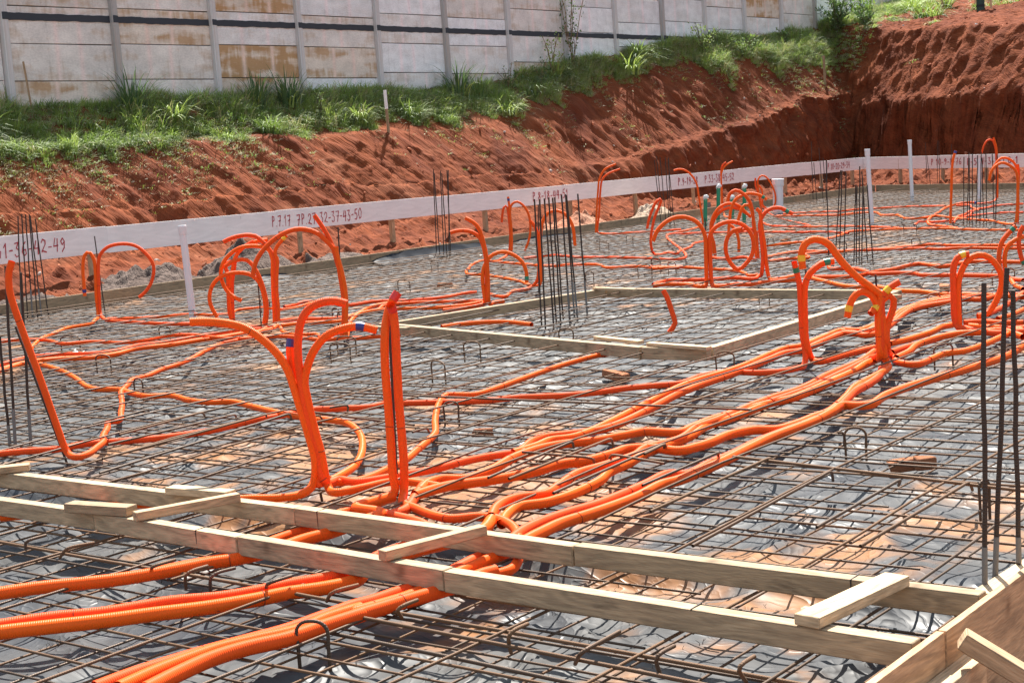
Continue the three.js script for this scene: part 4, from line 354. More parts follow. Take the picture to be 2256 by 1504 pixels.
function groundY(x, z) {
  const h0 = groundBase(x, z);
  if (x > slabLeft(z) + 0.02 && z > slabFar(x)) {
    if (x < XR - 0.01) return -0.14;
    return -0.14 + 0.02 * fbm(x * 3, 1, z * 3, 3);
  }
  const d = bankLeft(z) - x, e = farFoot(x) - z;
  const edge = clamp(Math.min(Math.max(slabLeft(z) - x, slabFar(x) - z), 1.2) / 1.2);
  const steep = clamp((groundBase(x - 0.1, z) - groundBase(x + 0.1, z)) / 0.2) ;
  const steepF = clamp((groundBase(x, z - 0.1) - groundBase(x, z + 0.1)) / 0.2);
  let k = 0.1 * fbm(x * 0.9, h0, z * 0.9, 2) + 0.022 * Math.pow(1 - Math.abs(fbm(x * 4.4, h0 * 4, z * 4.4, 3)) * 1.6, 2) * 0.8 + 0.034 * fbm(x * 8.5, h0 * 8.5, z * 8.5, 3);
  // bucket-tooth grooves down the banks
  if (e < 0.3 && d > 1.6) { const g = (z + x * 1.05 + 0.12 * n3(x, z, 4)) / 0.46, m = ss(0.35, 0.7, steep) * (0.45 + 0.55 * ss(-0.2, 0.35, n3(x * 0.5, 6, z * 0.35))); k += 0.06 * m * (Math.abs((g % 1 + 1) % 1 - 0.5) * 2 - 0.5); }
  // shallow ledges on the left bank
  if (d > 1.2 && d < 4) { const q = (h0 + 0.12 * n3(x * 0.7, 2, z * 0.5)) / 0.34; k += 0.1 * ss(-26, -20, z) * ss(1.45, 0.9, h0) * (((q % 1) + 1) % 1 - 0.5); }
  if (e > -1) k += 0.05 * fbm(x * 5, h0 * 5, z * 5, 3);
  if (e > 0.5) { const g = (x * 0.9 + 0.35 * (z + 41) + 0.12 * n3(x, z, 9)) / 0.55; k += 0.14 * ss(0.4, 1, steepF) * ss(-17.5, -15.5, x) * (Math.abs((g % 1 + 1) % 1 - 0.5) * 2 - 0.5); k += 0.12 * fbm(x * 1.5, h0 * 1.2, z * 1.5, 3); }
  const rub = (1 - steep) * (h0 < 0.7 ? 1 : 0.3) * 0.05 * Math.pow(clamp(fbm(x * 4.5, 3, z * 4.5, 2) + 0.25), 2) * 6;
  return h0 + edge * (k + rub);
}
function grid(xs, zs, yf, cf, uvs) {
  const nx = xs.length, nz = zs.length, pos = new Float32Array(nx * nz * 3), col = new Float32Array(nx * nz * 3), uv = new Float32Array(nx * nz * 2), idx = [];
  for (let j = 0; j < nz; j++) for (let i = 0; i < nx; i++) {
    const k = j * nx + i, y = yf(xs[i], zs[j]), c = cf(xs[i], zs[j], y);
    pos.set([xs[i], y, zs[j]], 3 * k); col.set(c, 3 * k); uv.set([((xs[i] + zs[j]) * 0.7 + y * 0.3) * uvs, ((xs[i] - zs[j]) * 0.7 + y * 1.2) * uvs], 2 * k);
  }
  for (let j = 0; j < nz - 1; j++) for (let i = 0; i < nx - 1; i++) { const a = j * nx + i, b = a + 1, c = a + nx, d = c + 1; idx.push(a, c, b, b, c, d); }
  const g = new THREE.BufferGeometry();
  g.setAttribute('position', new THREE.BufferAttribute(pos, 3)); g.setAttribute('color', new THREE.BufferAttribute(col, 3)); g.setAttribute('uv', new THREE.BufferAttribute(uv, 2));
  g.setIndex(idx); g.computeVertexNormals(); return g;
}
function steps(list) { const o = [list[0][0]]; for (const [to, st] of list.slice(1)) { const from = o[o.length - 1], n = Math.max(1, Math.round((to - from) / st)); for (let i = 1; i <= n; i++) o.push(from + (to - from) * i / n); } return o; }
{
  const xs = steps([[-160], [-60, 20], [-24, 4], [-20.6, 0.5], [-18.35, 0.055], [-17.3, 0.02], [-15.6, 0.05], [-14.3, 0.07], [-8, 0.11], [-1.5, 0.9], [1.2, 0.12], [20, 3], [120, 20]]);
  const zs = steps([[-200], [-75, 15], [-50, 1.2], [-44, 0.25], [-32, 0.042], [-9, 0.065], [-5.4, 0.2], [-2.4, 0.12], [4, 0.8], [80, 15]]);
  const g = grid(xs, zs, groundY, (x, z, y) => {
    const a = fbm(x * 0.7, y * 0.7, z * 0.7, 4), b = fbm(x * 3, y * 3, z * 3, 3), pale = clamp((fbm(x * 0.9 + 40, y * 1.2, z * 0.5, 3) - 0.12) * 4);
    const grey = x > -1.6 && z > -12 ? 0.6 : 0;
    let r = 0.265 * (1 + 0.4 * a + 0.4 * b), gg = 0.07 * (1 + 0.45 * a + 0.45 * b), bb = 0.028 * (1 + 0.25 * a + 0.35 * b);
    const left = x < -15 && z > -27 ? pale * 0.55 : 0;
    r = lerp(r, 0.34, left); gg = lerp(gg, 0.125, left); bb = lerp(bb, 0.062, left);
    return [lerp(r, 0.3, grey), lerp(gg, 0.19, grey), lerp(bb, 0.14, grey)];
  }, 0.5);
  // lumps standing out of the steep faces
  const q = g.attributes.position;
  for (let i = 0; i < q.count; i++) {
    const x = q.getX(i), y = q.getY(i), z = q.getZ(i); if (x > slabLeft(z) - 0.5 && z > slabFar(x) - 0.5 || y < 0.1 || x < -21 || z < -46) continue;
    const sl = clamp((groundBase(x - 0.12, z) - groundBase(x + 0.12, z)) / 0.24 / 2.5), sf = clamp((groundBase(x, z - 0.12) - groundBase(x, z + 0.12)) / 0.24 / 2.5);
    const w = 0.3 * fbm(x * 1.3, y * 1.3, z * 1.3, 3) + 0.11 * fbm(x * 5 + 7, y * 5, z * 5, 3) + 0.09 * Math.pow(Math.abs(fbm(x * 3, y * 1.2, z * 3 + 5, 2)), 0.6) - 0.04;
    q.setX(i, x + sl * w); q.setZ(i, z + sf * w * 1.4); q.setY(i, y + 0.025 * fbm(x * 11, y * 11, z * 11, 2));
  }
  g.computeVertexNormals();
  structure(mesh('ground', g, M.soil, scene), 'red earth ground cut into a bank around the building pit');
}

// ---------------------------------------------------------------- black plastic sheet under the mesh
function sheetY(x, z) {
  const wx = x + 0.25 * n3(x * 1.3, 5, z * 1.3), wz = z + 0.25 * n3(x * 1.3, 15, z * 1.3);
  const folds = Math.pow(Math.max(0, 1 - Math.abs(n3(wx * 1.9, 1, wz * 2.6)) * 1.35), 5), cr = Math.pow(Math.max(0, 1 - Math.abs(n3(wx * 5.5, 4, wz * 6.5)) * 1.5), 4), fine = fbm(wx * 16, 2, wz * 16, 2);
  let y = -0.052 + 0.024 * n3(x * 1.1, 9, z * 1.1) + 0.03 * Math.max(0, folds) + 0.011 * Math.max(0, cr) + 0.003 * fine;
  // the sheet dips into a footing trench in front of the far timber beam
  y -= 0.03 * Math.exp(-Math.pow((z + 4.02 + 0.05 * n3(x * 2, 0, 3)) / 0.11, 2));
  y += 0.045 * Math.exp(-Math.pow((z + 4.14 + 0.05 * n3(x * 2, 0, 3)) / 0.05, 2)) * (0.4 + 0.9 * clamp(0.5 + n3(x * 3, 6, z * 3)));
  y += 0.06 * ss(0.5, 0.05, x - slabLeft(z)) * clamp(0.5 + 0.8 * n3(x, 3, z * 1.6));
  return Math.min(y, 0.008 + 0.04 * ss(0.5, 0.05, x - slabLeft(z)));
}
{
  const grow = (from, to, s0, s1, len) => { const o = [from]; let p = from; const dir = Math.sign(to - from); while ((to - p) * dir > 0) { p += dir * Math.min(s1, lerp(s0, s1, Math.abs(p - from) / len)); o.push(p); } o[o.length - 1] = to; return dir < 0 ? o.reverse() : o; };
  const xs = grow(XR - 0.012, -14.6, 0.022, 0.09, 14), zs = grow(-2.2, -32.4, 0.022, 0.14, 26).concat([-1.9, -1.5, -1, -0.5, 0, 0.5, 1]);
  const cf = (x, z) => {
    const a = fbm(x * 0.55, 4, z * 0.55, 4), b = fbm(x * 3.2, 7, z * 3.2, 4), dust = clamp((a * 1.1 + b * 0.9 - 0.26 + 0.12 * n3(x * 0.3, 1, z * 0.3)) * 5.5), film = clamp(0.5 + 1.2 * fbm(x * 1.4 + 9, 2, z * 1.4, 3));
    const r = lerp(0.055, 0.125, film), g = lerp(0.06, 0.122, film), bl = lerp(0.07, 0.118, film);
    return [lerp(r, 0.36, dust * 0.9), lerp(g, 0.175, dust * 0.9), lerp(bl, 0.078, dust * 0.9)];
  };
  const g = grid(xs, zs, (x, z) => { const zz = Math.max(z, slabFar(x) + 0.02); return sheetY(Math.max(x, slabLeft(zz) + 0.02), zz); }, cf, 0.9);
  // pull the sheet's far and left margins back to the slab outline
  const p = g.attributes.position;
  for (let i = 0; i < p.count; i++) { const x = p.getX(i), z = p.getZ(i); p.setZ(i, Math.max(z, slabFar(x) + 0.02)); p.setX(i, Math.max(x, slabLeft(p.getZ(i)) + 0.02)); }
  g.computeVertexNormals();
  tag(mesh('plastic_sheet', g, M.plastic, scene), 'dusty black plastic sheet spread under the rusty steel mesh', 'plastic sheet');
}

// ---------------------------------------------------------------- tubes
function tubeGeo(points, r, { ds = 0.04, seg = 9, pitch = 0.0068, curve = true, cap = false } = {}) {
  const pts = points.map(V);
  let s;
  if (curve) { const c = new THREE.CatmullRomCurve3(pts, false, 'centripetal'); const L = c.getLength(); s = c.getSpacedPoints(Math.max(4, Math.round(L / ds))); } else s = pts;
  return tubeFrom(s, r, seg, pitch, cap);
}
function tubeFrom(s, r, seg, pitch, cap) {
  const n = s.length, pos = [], nor = [], uv = [], idx = [];
  const t = new THREE.Vector3(), N = new THREE.Vector3(), B = new THREE.Vector3(), q = new THREE.Vector3();
  let len = 0;
  for (let i = 0; i < n; i++) {
    t.subVectors(s[Math.min(n - 1, i + 1)], s[Math.max(0, i - 1)]).normalize();
    if (i === 0) { N.set(0, 1, 0); if (Math.abs(t.y) > 0.9) N.set(1, 0, 0); } else len += s[i].distanceTo(s[i - 1]);
    N.addScaledVector(t, -N.dot(t)).normalize(); B.crossVectors(t, N);
    for (let k = 0; k <= seg; k++) {
      const a = k / seg * Math.PI * 2; q.copy(N).multiplyScalar(Math.cos(a)).addScaledVector(B, Math.sin(a));
      pos.push(s[i].x + q.x * r, s[i].y + q.y * r, s[i].z + q.z * r); nor.push(q.x, q.y, q.z); uv.push(len / pitch, k / seg);
    }
  }
  for (let i = 0; i < n - 1; i++) for (let k = 0; k < seg; k++) { const a = i * (seg + 1) + k, b = a + seg + 1; idx.push(a, a + 1, b, b, a + 1, b + 1); }
  if (cap) for (const [i, f] of [[0, 1], [n - 1, 0]]) { const c = pos.length / 3; pos.push(s[i].x, s[i].y, s[i].z); nor.push(0, 1, 0); uv.push(0, 0); for (let k = 0; k < seg; k++) { const a = i * (seg + 1) + k; f ? idx.push(c, a + 1, a) : idx.push(c, a, a + 1); } }
  const g = new THREE.BufferGeometry();
  g.setAttribute('position', new THREE.Float32BufferAttribute(pos, 3)); g.setAttribute('normal', new THREE.Float32BufferAttribute(nor, 3)); g.setAttribute('uv', new THREE.Float32BufferAttribute(uv, 2)); g.setIndex(idx);
  return g;
}
const cleanMerge = (list) => mergeGeometries(list.map((g) => g.index ? g.toNonIndexed() : g));

// ---------------------------------------------------------------- steel mesh
const mat_ = thing('rebar_mat', 'rusty steel reinforcing mesh laid over the black plastic sheet', 'rebar mesh');
{
  const bars = [];                                           // {a, b, r, m, near}
  const zEnd = (x) => slabFar(x) + 0.08;
  const wob = (v, s) => v + 0.03 * n3(v * 3.7, s, 0.5) + rr(-0.012, 0.012);
  for (let x = XR - 0.16; x > -14.35; x -= 0.185) { const xx = wob(x, 1), k = rr(-0.05, 0.05); bars.push({ a: [xx, 0.014, -0.6], b: [xx + k - 0.1 * ss(-13, -14.4, xx), 0.014, zEnd(xx)], r: 0.0038 }); }
  for (const [off, y, s] of [[0.05, 0.024, 2], [0.17, 0.034, 3]]) for (let z = -2.1 - off; z > -32.2; z -= 0.24) {
    if (s === 3 && z < -7.2 && Math.round(z * 100) % 3) continue;
    const zz = wob(z, s), xl = Math.max(slabLeft(zz) + 0.1, -16), right = z > -5.4 && s === 2 ? XR - rr(0.2, 1.1) : XR - 0.1;
    let xr = right; if (zz < slabFar(XR)) xr = Math.min(right, -14.55 + (zz + 32.4) / 0.6 - 0.1);
    if (xr < xl + 1) continue;
    const k = rr(-0.035, 0.035); bars.push({ a: [xl, y, zz - k], b: [xr, y, zz + k], r: s === 3 ? 0.0045 : 0.0038 });
  }
  for (let x = XR - 0.3; x > -14.25; x -= rr(0.3, 0.5)) { const xx = x + rr(-0.04, 0.04), k = rr(-0.12, 0.2), z0 = rr(-3.2, -2), z1 = zEnd(xx) + rr(0, 4); bars.push({ a: [xx, 0.095, z0], b: [xx + k, 0.095, Math.max(z1, zEnd(xx + k))], r: 0.0048 }); }
  // heavier trimmer bars along the timber beams and across the bay
  for (const [a, b, r] of [[[-3.05, 0.1, -5.32], [-1.55, 0.1, -5.08], 0.0065], [[-5.4, 0.05, -3.28], [-1.6, 0.05, -3.2], 0.006], [[-3.1, 0.06, -3.12], [-1.6, 0.06, -3.06], 0.006], [[-3.1, 0.04, -3.02], [-1.65, 0.04, -2.97], 0.006], [[-2.2, 0.06, -3.58], [-1.5, 0.06, -3.6], 0.006], [[-2.2, 0.045, -3.62], [-1.5, 0.045, -3.64], 0.006], [[-6, 0.1, -5.7], [-4.9, 0.1, -5.5], 0.006], [[-6.2, 0.1, -6.2], [-3.5, 0.1, -6.3], 0.006]]) bars.push({ a, b, r });
  for (const b of bars) { const c = V(b.a).add(V(b.b)).multiplyScalar(0.5); b.c = c; const q = new THREE.Vector3(clamp(-2 - (0), Math.min(b.a[0], b.b[0]), Math.max(b.a[0], b.b[0])), 0, clamp(-3, Math.min(b.a[2], b.b[2]), Math.max(b.a[2], b.b[2]))); b.near = Math.hypot(q.x, q.z); }
  bars.sort((p, q) => p.near - q.near);
  const rest = [];
  bars.forEach((b, i) => {
    const A = V(b.a), B = V(b.b), L = A.distanceTo(B), n = Math.max(2, Math.round(L / 0.5)), s = [], side = new THREE.Vector3().subVectors(B, A).normalize(), lat = new THREE.Vector3(-side.z, 0, side.x), ph = rnd() * 50;
    for (let k = 0; k <= n; k++) { const p = A.clone().lerp(B, k / n); p.addScaledVector(lat, 0.011 * n3(k * 0.37 + ph, 1, i)); p.y += 0.005 * n3(k * 0.5, ph, i); if (b.a[1] > 0.09) p.y = Math.min(p.y, 0.056 + 0.04 * ss(-4.0, -5.2, p.z)); s.push(p); }
    const g = tubeFrom(s, b.r, i < 120 ? 7 : 5, 0.008, i < 150);
    if (i < 300) { const o = mesh('bar', g, M.bar[(i * 7 + (i >> 2)) % 4], mat_); if (i) o.name = 'bar_' + String(i).padStart(3, '0'); } else rest.push(g);
  });
  if (rest.length) { const o = mesh('far_bars', cleanMerge(rest), M.bar[0], mat_); o.userData.kind = 'stuff'; }
  D.hooks.forEach((h, i) => {
    const [leg, cor, end] = h.map(V), d = new THREE.Vector3().subVectors(end, cor), L = d.length(); d.normalize();
    const dl = new THREE.Vector3().subVectors(leg, cor); dl.y = Math.min(dl.y, -0.04); const ll = clamp(dl.length(), 0.07, 0.13); dl.setLength(ll);
    const pts = [cor.clone().add(dl), cor.clone().addScaledVector(dl, 0.35), cor.clone().addScaledVector(dl, 0.1).addScaledVector(d, 0.006), cor.clone().addScaledVector(d, 0.03)];
    const stop = (z) => (z > -3.5 && z < -3.3) || (z > -3.9 && z < -3.74); for (let q = 0.1; q <= Math.min(L, 2.2); q += 0.1) { if (stop(cor.z + d.z * q)) break; pts.push(cor.clone().addScaledVector(d, q).add(new THREE.Vector3(0, -0.006 * q, 0))); }
    const o = mesh('hooked_bar', tubeGeo(pts.map((p) => p.toArray()), 0.0058, { ds: 0.02, seg: 7, pitch: 0.008, cap: true }), M.bar[i % 4], mat_); if (i) o.name += '_' + String(i).padStart(3, '0');
  });
  const chairs = D.chairs.map((c) => c.map((p) => [...p]));
  for (let i = 0; i < 26; i++) { const x = rr(-13.5, -3), z = rr(-20, -6.2), a = rr(-0.4, 0.4), w = rr(0.1, 0.2); chairs.push([[x, 0.0, z], [x, 0.11, z], [x + w * Math.cos(a), 0.11, z + w * Math.sin(a)], [x + w * Math.cos(a), 0.0, z + w * Math.sin(a)]]); }
  chairs.forEach((c, i) => {
    const [a, b, e, f] = c.map(V), u = new THREE.Vector3().subVectors(e, b), L = Math.min(u.length(), 0.32); u.setLength(1);
    const p0 = b.clone(), p1 = b.clone().addScaledVector(u, L), k = Math.min(0.02, L / 4), pts = [[p0.x, -0.03, p0.z], [p0.x, 0.04, p0.z], [p0.x, p0.y - k, p0.z], p0.clone().addScaledVector(u, k).toArray(), p1.clone().addScaledVector(u, -k).toArray(), [p1.x, p1.y - k, p1.z], [p1.x, 0.04, p1.z], [p1.x, -0.03, p1.z]];
    const o = mesh('support_chair', tubeGeo(pts, 0.0055, { ds: 0.012, seg: 6, pitch: 0.008, cap: true }), M.bar[(i + 1) % 4], mat_); if (i) o.name += '_' + String(i).padStart(3, '0');
  });
  // twisted tie wires at crossings
  const tw = cleanMerge([[0.006, 0.012, 0.004], [-0.004, 0.016, 0.006]].map(([x, y, z], i) => tubeGeo([[-0.008, -0.004, 0.004 * i], [0, 0.007, 0], [x, y, z], [x * 2, y * 1.5, z * 2]], 0.0011, { ds: 0.008, seg: 4 })));
  const im = new THREE.InstancedMesh(tw, M.wire, 4200); im.name = 'tie_wires'; im.castShadow = im.receiveShadow = true; im.userData.kind = 'stuff';
  const o = new THREE.Object3D(); let n = 0;
  while (n < 4200) { const z = -2.4 - Math.pow(rnd(), 1.4) * 16, x = XR - 0.16 - 0.24 * Math.floor(rr(0, 42)); if (x < -14.2) continue; o.position.set(x + rr(-0.02, 0.02), rr(0.03, 0.04), z + rr(-0.01, 0.01)); o.rotation.set(rr(-0.5, 0.5), rr(0, 6.3), rr(-0.5, 0.5)); o.scale.setScalar(rr(0.35, 0.65)); o.updateMatrix(); im.setMatrixAt(n++, o.matrix); }
  mat_.add(im);
}

// ---------------------------------------------------------------- starter bars, pipes, stakes
const STL = { leftback: 'cluster of thin dark starter bars before the board reading 31-36-42-49', leftnear: 'three dark upright starter bars beside the leaning single conduit', backedge: 'cluster of starter bars by the left form board in front of the board end 43-50', centre: 'dense group of tall dark starter bars rising inside the square timber frame', backcut: 'starter bars against the shaded cut near the board reading P-9-19-28', rightmid: 'column starter bars crossing between the white pipe and the giant yellow-taped arch', cornerback: 'thin starter bars in front of the board reading P-10-20-29-34', faredge: 'starter bars along the far form board before the shaded cut', farright: 'ring of starter bars standing around the far short white pipe', rightnear: 'three thick ribbed starter bars standing at the near right form board' };
for (const [k, list] of Object.entries(D.starters)) {
  const t = thing('starter_bars', STL[k], 'rebar');
  list.forEach(([a, b], i) => {
    const A = V(a), B = V(b), r = k === 'rightnear' ? 0.0075 : k === 'leftnear' ? 0.0075 : 0.0068, s = []; A.y -= 0.03;
    for (let q = 0; q <= 6; q++) { const p = A.clone().lerp(B, q / 6); p.x += 0.006 * n3(q, i, 3); p.z += 0.006 * n3(q, i, 8); s.push(p); }
    const o = mesh('bar', tubeFrom(s, r, 8, 0.009, true), M.darkbar, t);
    if (k === 'leftnear' || k === 'centre' && i > 5 || k === 'leftback' && i % 2 === 0) { const e = A.clone().lerp(B, k === 'leftnear' ? 0.24 : 0.3); mesh('mortar_coat', tubeFrom([A, A.clone().lerp(e, 0.5), e], r + 0.0016, 8, 0.02, true), M.greyCoat, o); }
    if (k === 'rightnear') { const e = A.clone().lerp(B, 0.16); mesh('mortar_coat', tubeFrom([A, e], r + 0.001, 8, 0.02, true), M.greyCoat, o); }
  });
}
const STK = ['leaning conduit at the left starter bars', 'arched pair of conduits beside the grey gravel heap', 'arched conduits at the left', 'middle trunk of the tangled arched conduits', 'thick trunk of the tangled arched conduits', 'tall arch trunk carrying the upturned open conduit end', 'tall straight conduit pair', 'fan-shaped conduit bunch', 'ring-shaped conduit pair', 'conduit fork with green tape', 'claw of yellow-taped conduits', 'thick handle-shaped conduit arch', 'arched conduit behind the dense starter bars'];
D.stakes.forEach(([a, b], i) => {
  const A = V(a), B = V(b); A.y = -0.05;
  tag(mesh('support_bar', tubeFrom([A, A.clone().lerp(B, 0.5), B], 0.006, 7, 0.009, true), M.darkbar, scene), 'thin dark steel rod holding up the ' + STK[i], 'rebar');
});
function pipe(name, [a, b], r, m, label, cat, opts = {}) {
  const t = thing(name, label, cat, opts.group), A = V(a), B = V(b); A.y -= 0.05;
  const ax = new THREE.Vector3().subVectors(B, A), L = ax.length(), q = new THREE.Quaternion().setFromUnitVectors(new THREE.Vector3(0, 1, 0), ax.clone().normalize());
  t.position.copy(A); t.quaternion.copy(q);
  const lathe = (pr) => new THREE.LatheGeometry(pr.map(([x, y]) => new THREE.Vector2(x, y)), 20);
  mesh('shaft', lathe([[r, 0], [r, L - 0.05], [r, L], [r * 0.9, L], [r * 0.9, L - 0.08]]), m, t);
  if (opts.cap) mesh('socket', lathe([[r * 1.005, L - opts.cap], [r * 1.16, L - opts.cap + 0.012], [r * 1.16, L - 0.03], [r * 1.22, L - 0.025], [r * 1.22, L - 0.008], [r * 1.14, L + 0.004], [r * 0.98, L + 0.004], [0.001, L + 0.002]]), m, t);
  if (opts.bag) {
    const g = new THREE.IcosahedronGeometry(r * 1.35, 4), p = g.attributes.position, v = new THREE.Vector3();
    for (let i = 0; i < p.count; i++) { v.fromBufferAttribute(p, i); const w = 1 + 0.35 * n3(v.x * 60, v.y * 60, v.z * 60 + L * 9) + 0.2 * n3(v.x * 140, v.y * 140, v.z * 140); v.multiplyScalar(w); v.y *= 1.25; if (v.y < 0) { v.x *= 0.85; v.z *= 0.85; } p.setXYZ(i, v.x + 0.01 * (v.y > 0 ? 1 : 0), v.y + L + r * 0.6, v.z); }
    g.computeVertexNormals(); mesh('plastic_wrap', g, M.bag, t);
  }
}
pipe('white_pipe', D.pipes.w1, 0.034, M.pvc, 'white plastic pipe leaning before the gravel heap and the tangled arches', 'pipe', { cap: 0.09 });
pipe('white_pipe', D.pipes.w2, 0.033, M.pvc, 'tall white plastic pipe standing right at the bend of the white board', 'pipe', { cap: 0.1 });
pipe('white_pipe', D.pipes.w3, 0.034, M.pvc, 'slender white plastic pipe standing before the blank stretch of far white board', 'pipe', { cap: 0.08 });
pipe('white_pipe', D.pipes.w4, 0.032, M.pvc, 'short white plastic pipe standing within the far ring of starter bars', 'pipe');
pipe('white_pipe', D.pipes.w5, 0.092, M.pvc, 'wide short white drain pipe with collar behind the conduit tangle', 'pipe', { cap: 0.13 });
for (const [k, l] of [['g1', 'green pipe with ragged white plastic wrap, shortest and frontmost by the rods'], ['g2', 'tall green pipe with white wrapped top beside the double-tipped conduit'], ['g3', 'tall green pipe with white wrapped top beside the wide white drain pipe'], ['g4', 'low green pipe with white wrapped top between the two tall green pipes']]) pipe('green_pipe', D.pipes[k], 0.031, M.greenPipe, l, 'pipe', { bag: 1 });
pipe('grey_pipe_stub', D.pipes.p1, 0.05, M.greyCoat, 'short grey pipe stub by the form board near the frontmost green pipe', 'pipe');
pipe('grey_pipe_stub', D.pipes.p2, 0.05, M.greyCoat, 'short grey pipe stub at the form board near the wide white drain pipe', 'pipe');

// ---------------------------------------------------------------- orange conduits
const CL = {
  pair: 'orange corrugated conduit of the tall straight upright pair behind the timber beams', trident: 'orange corrugated conduit fanning out of the three-armed upright bunch by the beams', loop: 'orange conduit on the mesh curling back into the foot of the fan-shaped bunch', leftlong: 'long orange conduit crossing the mesh from the leaning conduit to a green-taped upright', framefeed: 'orange conduit running to or ending inside the square timber frame', lean: 'single leaning orange conduit tied to a dark rod beside three starter bars', backleft: 'orange conduit of the upright arched pair before the grey gravel heap', thinback: 'thin orange conduit lying behind the tangled arches and the leaning white pipe', acrossleft: 'single orange conduit lying above the thick bundle that runs to the tangled arches', leftbundle: 'orange conduit of the three-tube bundle running to the foot of the tangled arches', archgroup: 'orange conduit arching out of the tangled group under the board 7.17', bigarch: 'orange conduit of the tall upright trunk with the widest arch and an upturned open end', midground: 'orange conduit lying between the tangled arches and the two-tipped fork', fork: 'orange conduit of the upright fork with two tips pointing to the gravel', smallback: 'orange conduit of the small upright group before the board P-8-18-44-51', centrearch: 'orange conduit rising directly behind the dense starter bars of the timber frame', midback: 'orange conduit lying along the mesh behind the dense starter bars', tallback: 'orange conduit of the tall bent-over pair by the left form board', hairpin: 'orange conduit bent into a narrow hairpin over the mesh', ringpair: 'orange conduit of the upright pair with a wide arch and a full ring', jungle: 'orange conduit in the crowded thicket of arches around the green pipes', rightback: 'thin orange conduit rising near the wide white drain pipe and green pipes', farrun: 'orange conduit lying across the far mesh towards the far white board', farpair: 'orange conduit of the thick pair slanting up to a blue-taped end', farsingle: 'lone vertical orange conduit with blue tape before the far white board', farhook: 'orange conduit of the far hooked uprights by the ring of starter bars', midright: 'orange conduit lying on the mesh behind the giant yellow-taped arch', rightfork: 'orange conduit with green tape curving out of the fork beside the timber frame', giantarch: 'longest orange conduit arch with a yellow-taped end above the timber frame corner', claw: 'orange conduit of the yellow-taped claw at the corner of the timber frame', rightlow: 'orange conduit leaving the foot of the yellow-taped claw along the mesh', handle: 'thick orange conduit of the upright handle-shaped arch with one yellow tip', handleback: 'orange conduit lying on the mesh behind the handle-shaped arch', edgeloops: 'orange conduit of the green-taped loops behind the thick ribbed starter bars', bundleA: 'orange conduit of the bundle between the tall pair and the green-taped fork', frontrun: 'orange conduit snaking alone in front of the four-tube bundle', bundleB: 'orange conduit of the paired bundle between the beams and the yellow-taped claw', bundleC: 'orange conduit of the lowest bundle passing under both timber beams', bundleD: 'orange conduit of the middle bundle passing beneath the near timber beam', bundleE: 'orange conduit of the upper bundle passing beneath the near timber beam', rightbunch: 'orange conduit in the crowded run at the foot of the handle-shaped arch', rightmid: 'orange conduit running between the timber frame and the handle-shaped arch' };
const ring = new THREE.TorusGeometry(1, 0.05, 4, 14);
const perCl = {};
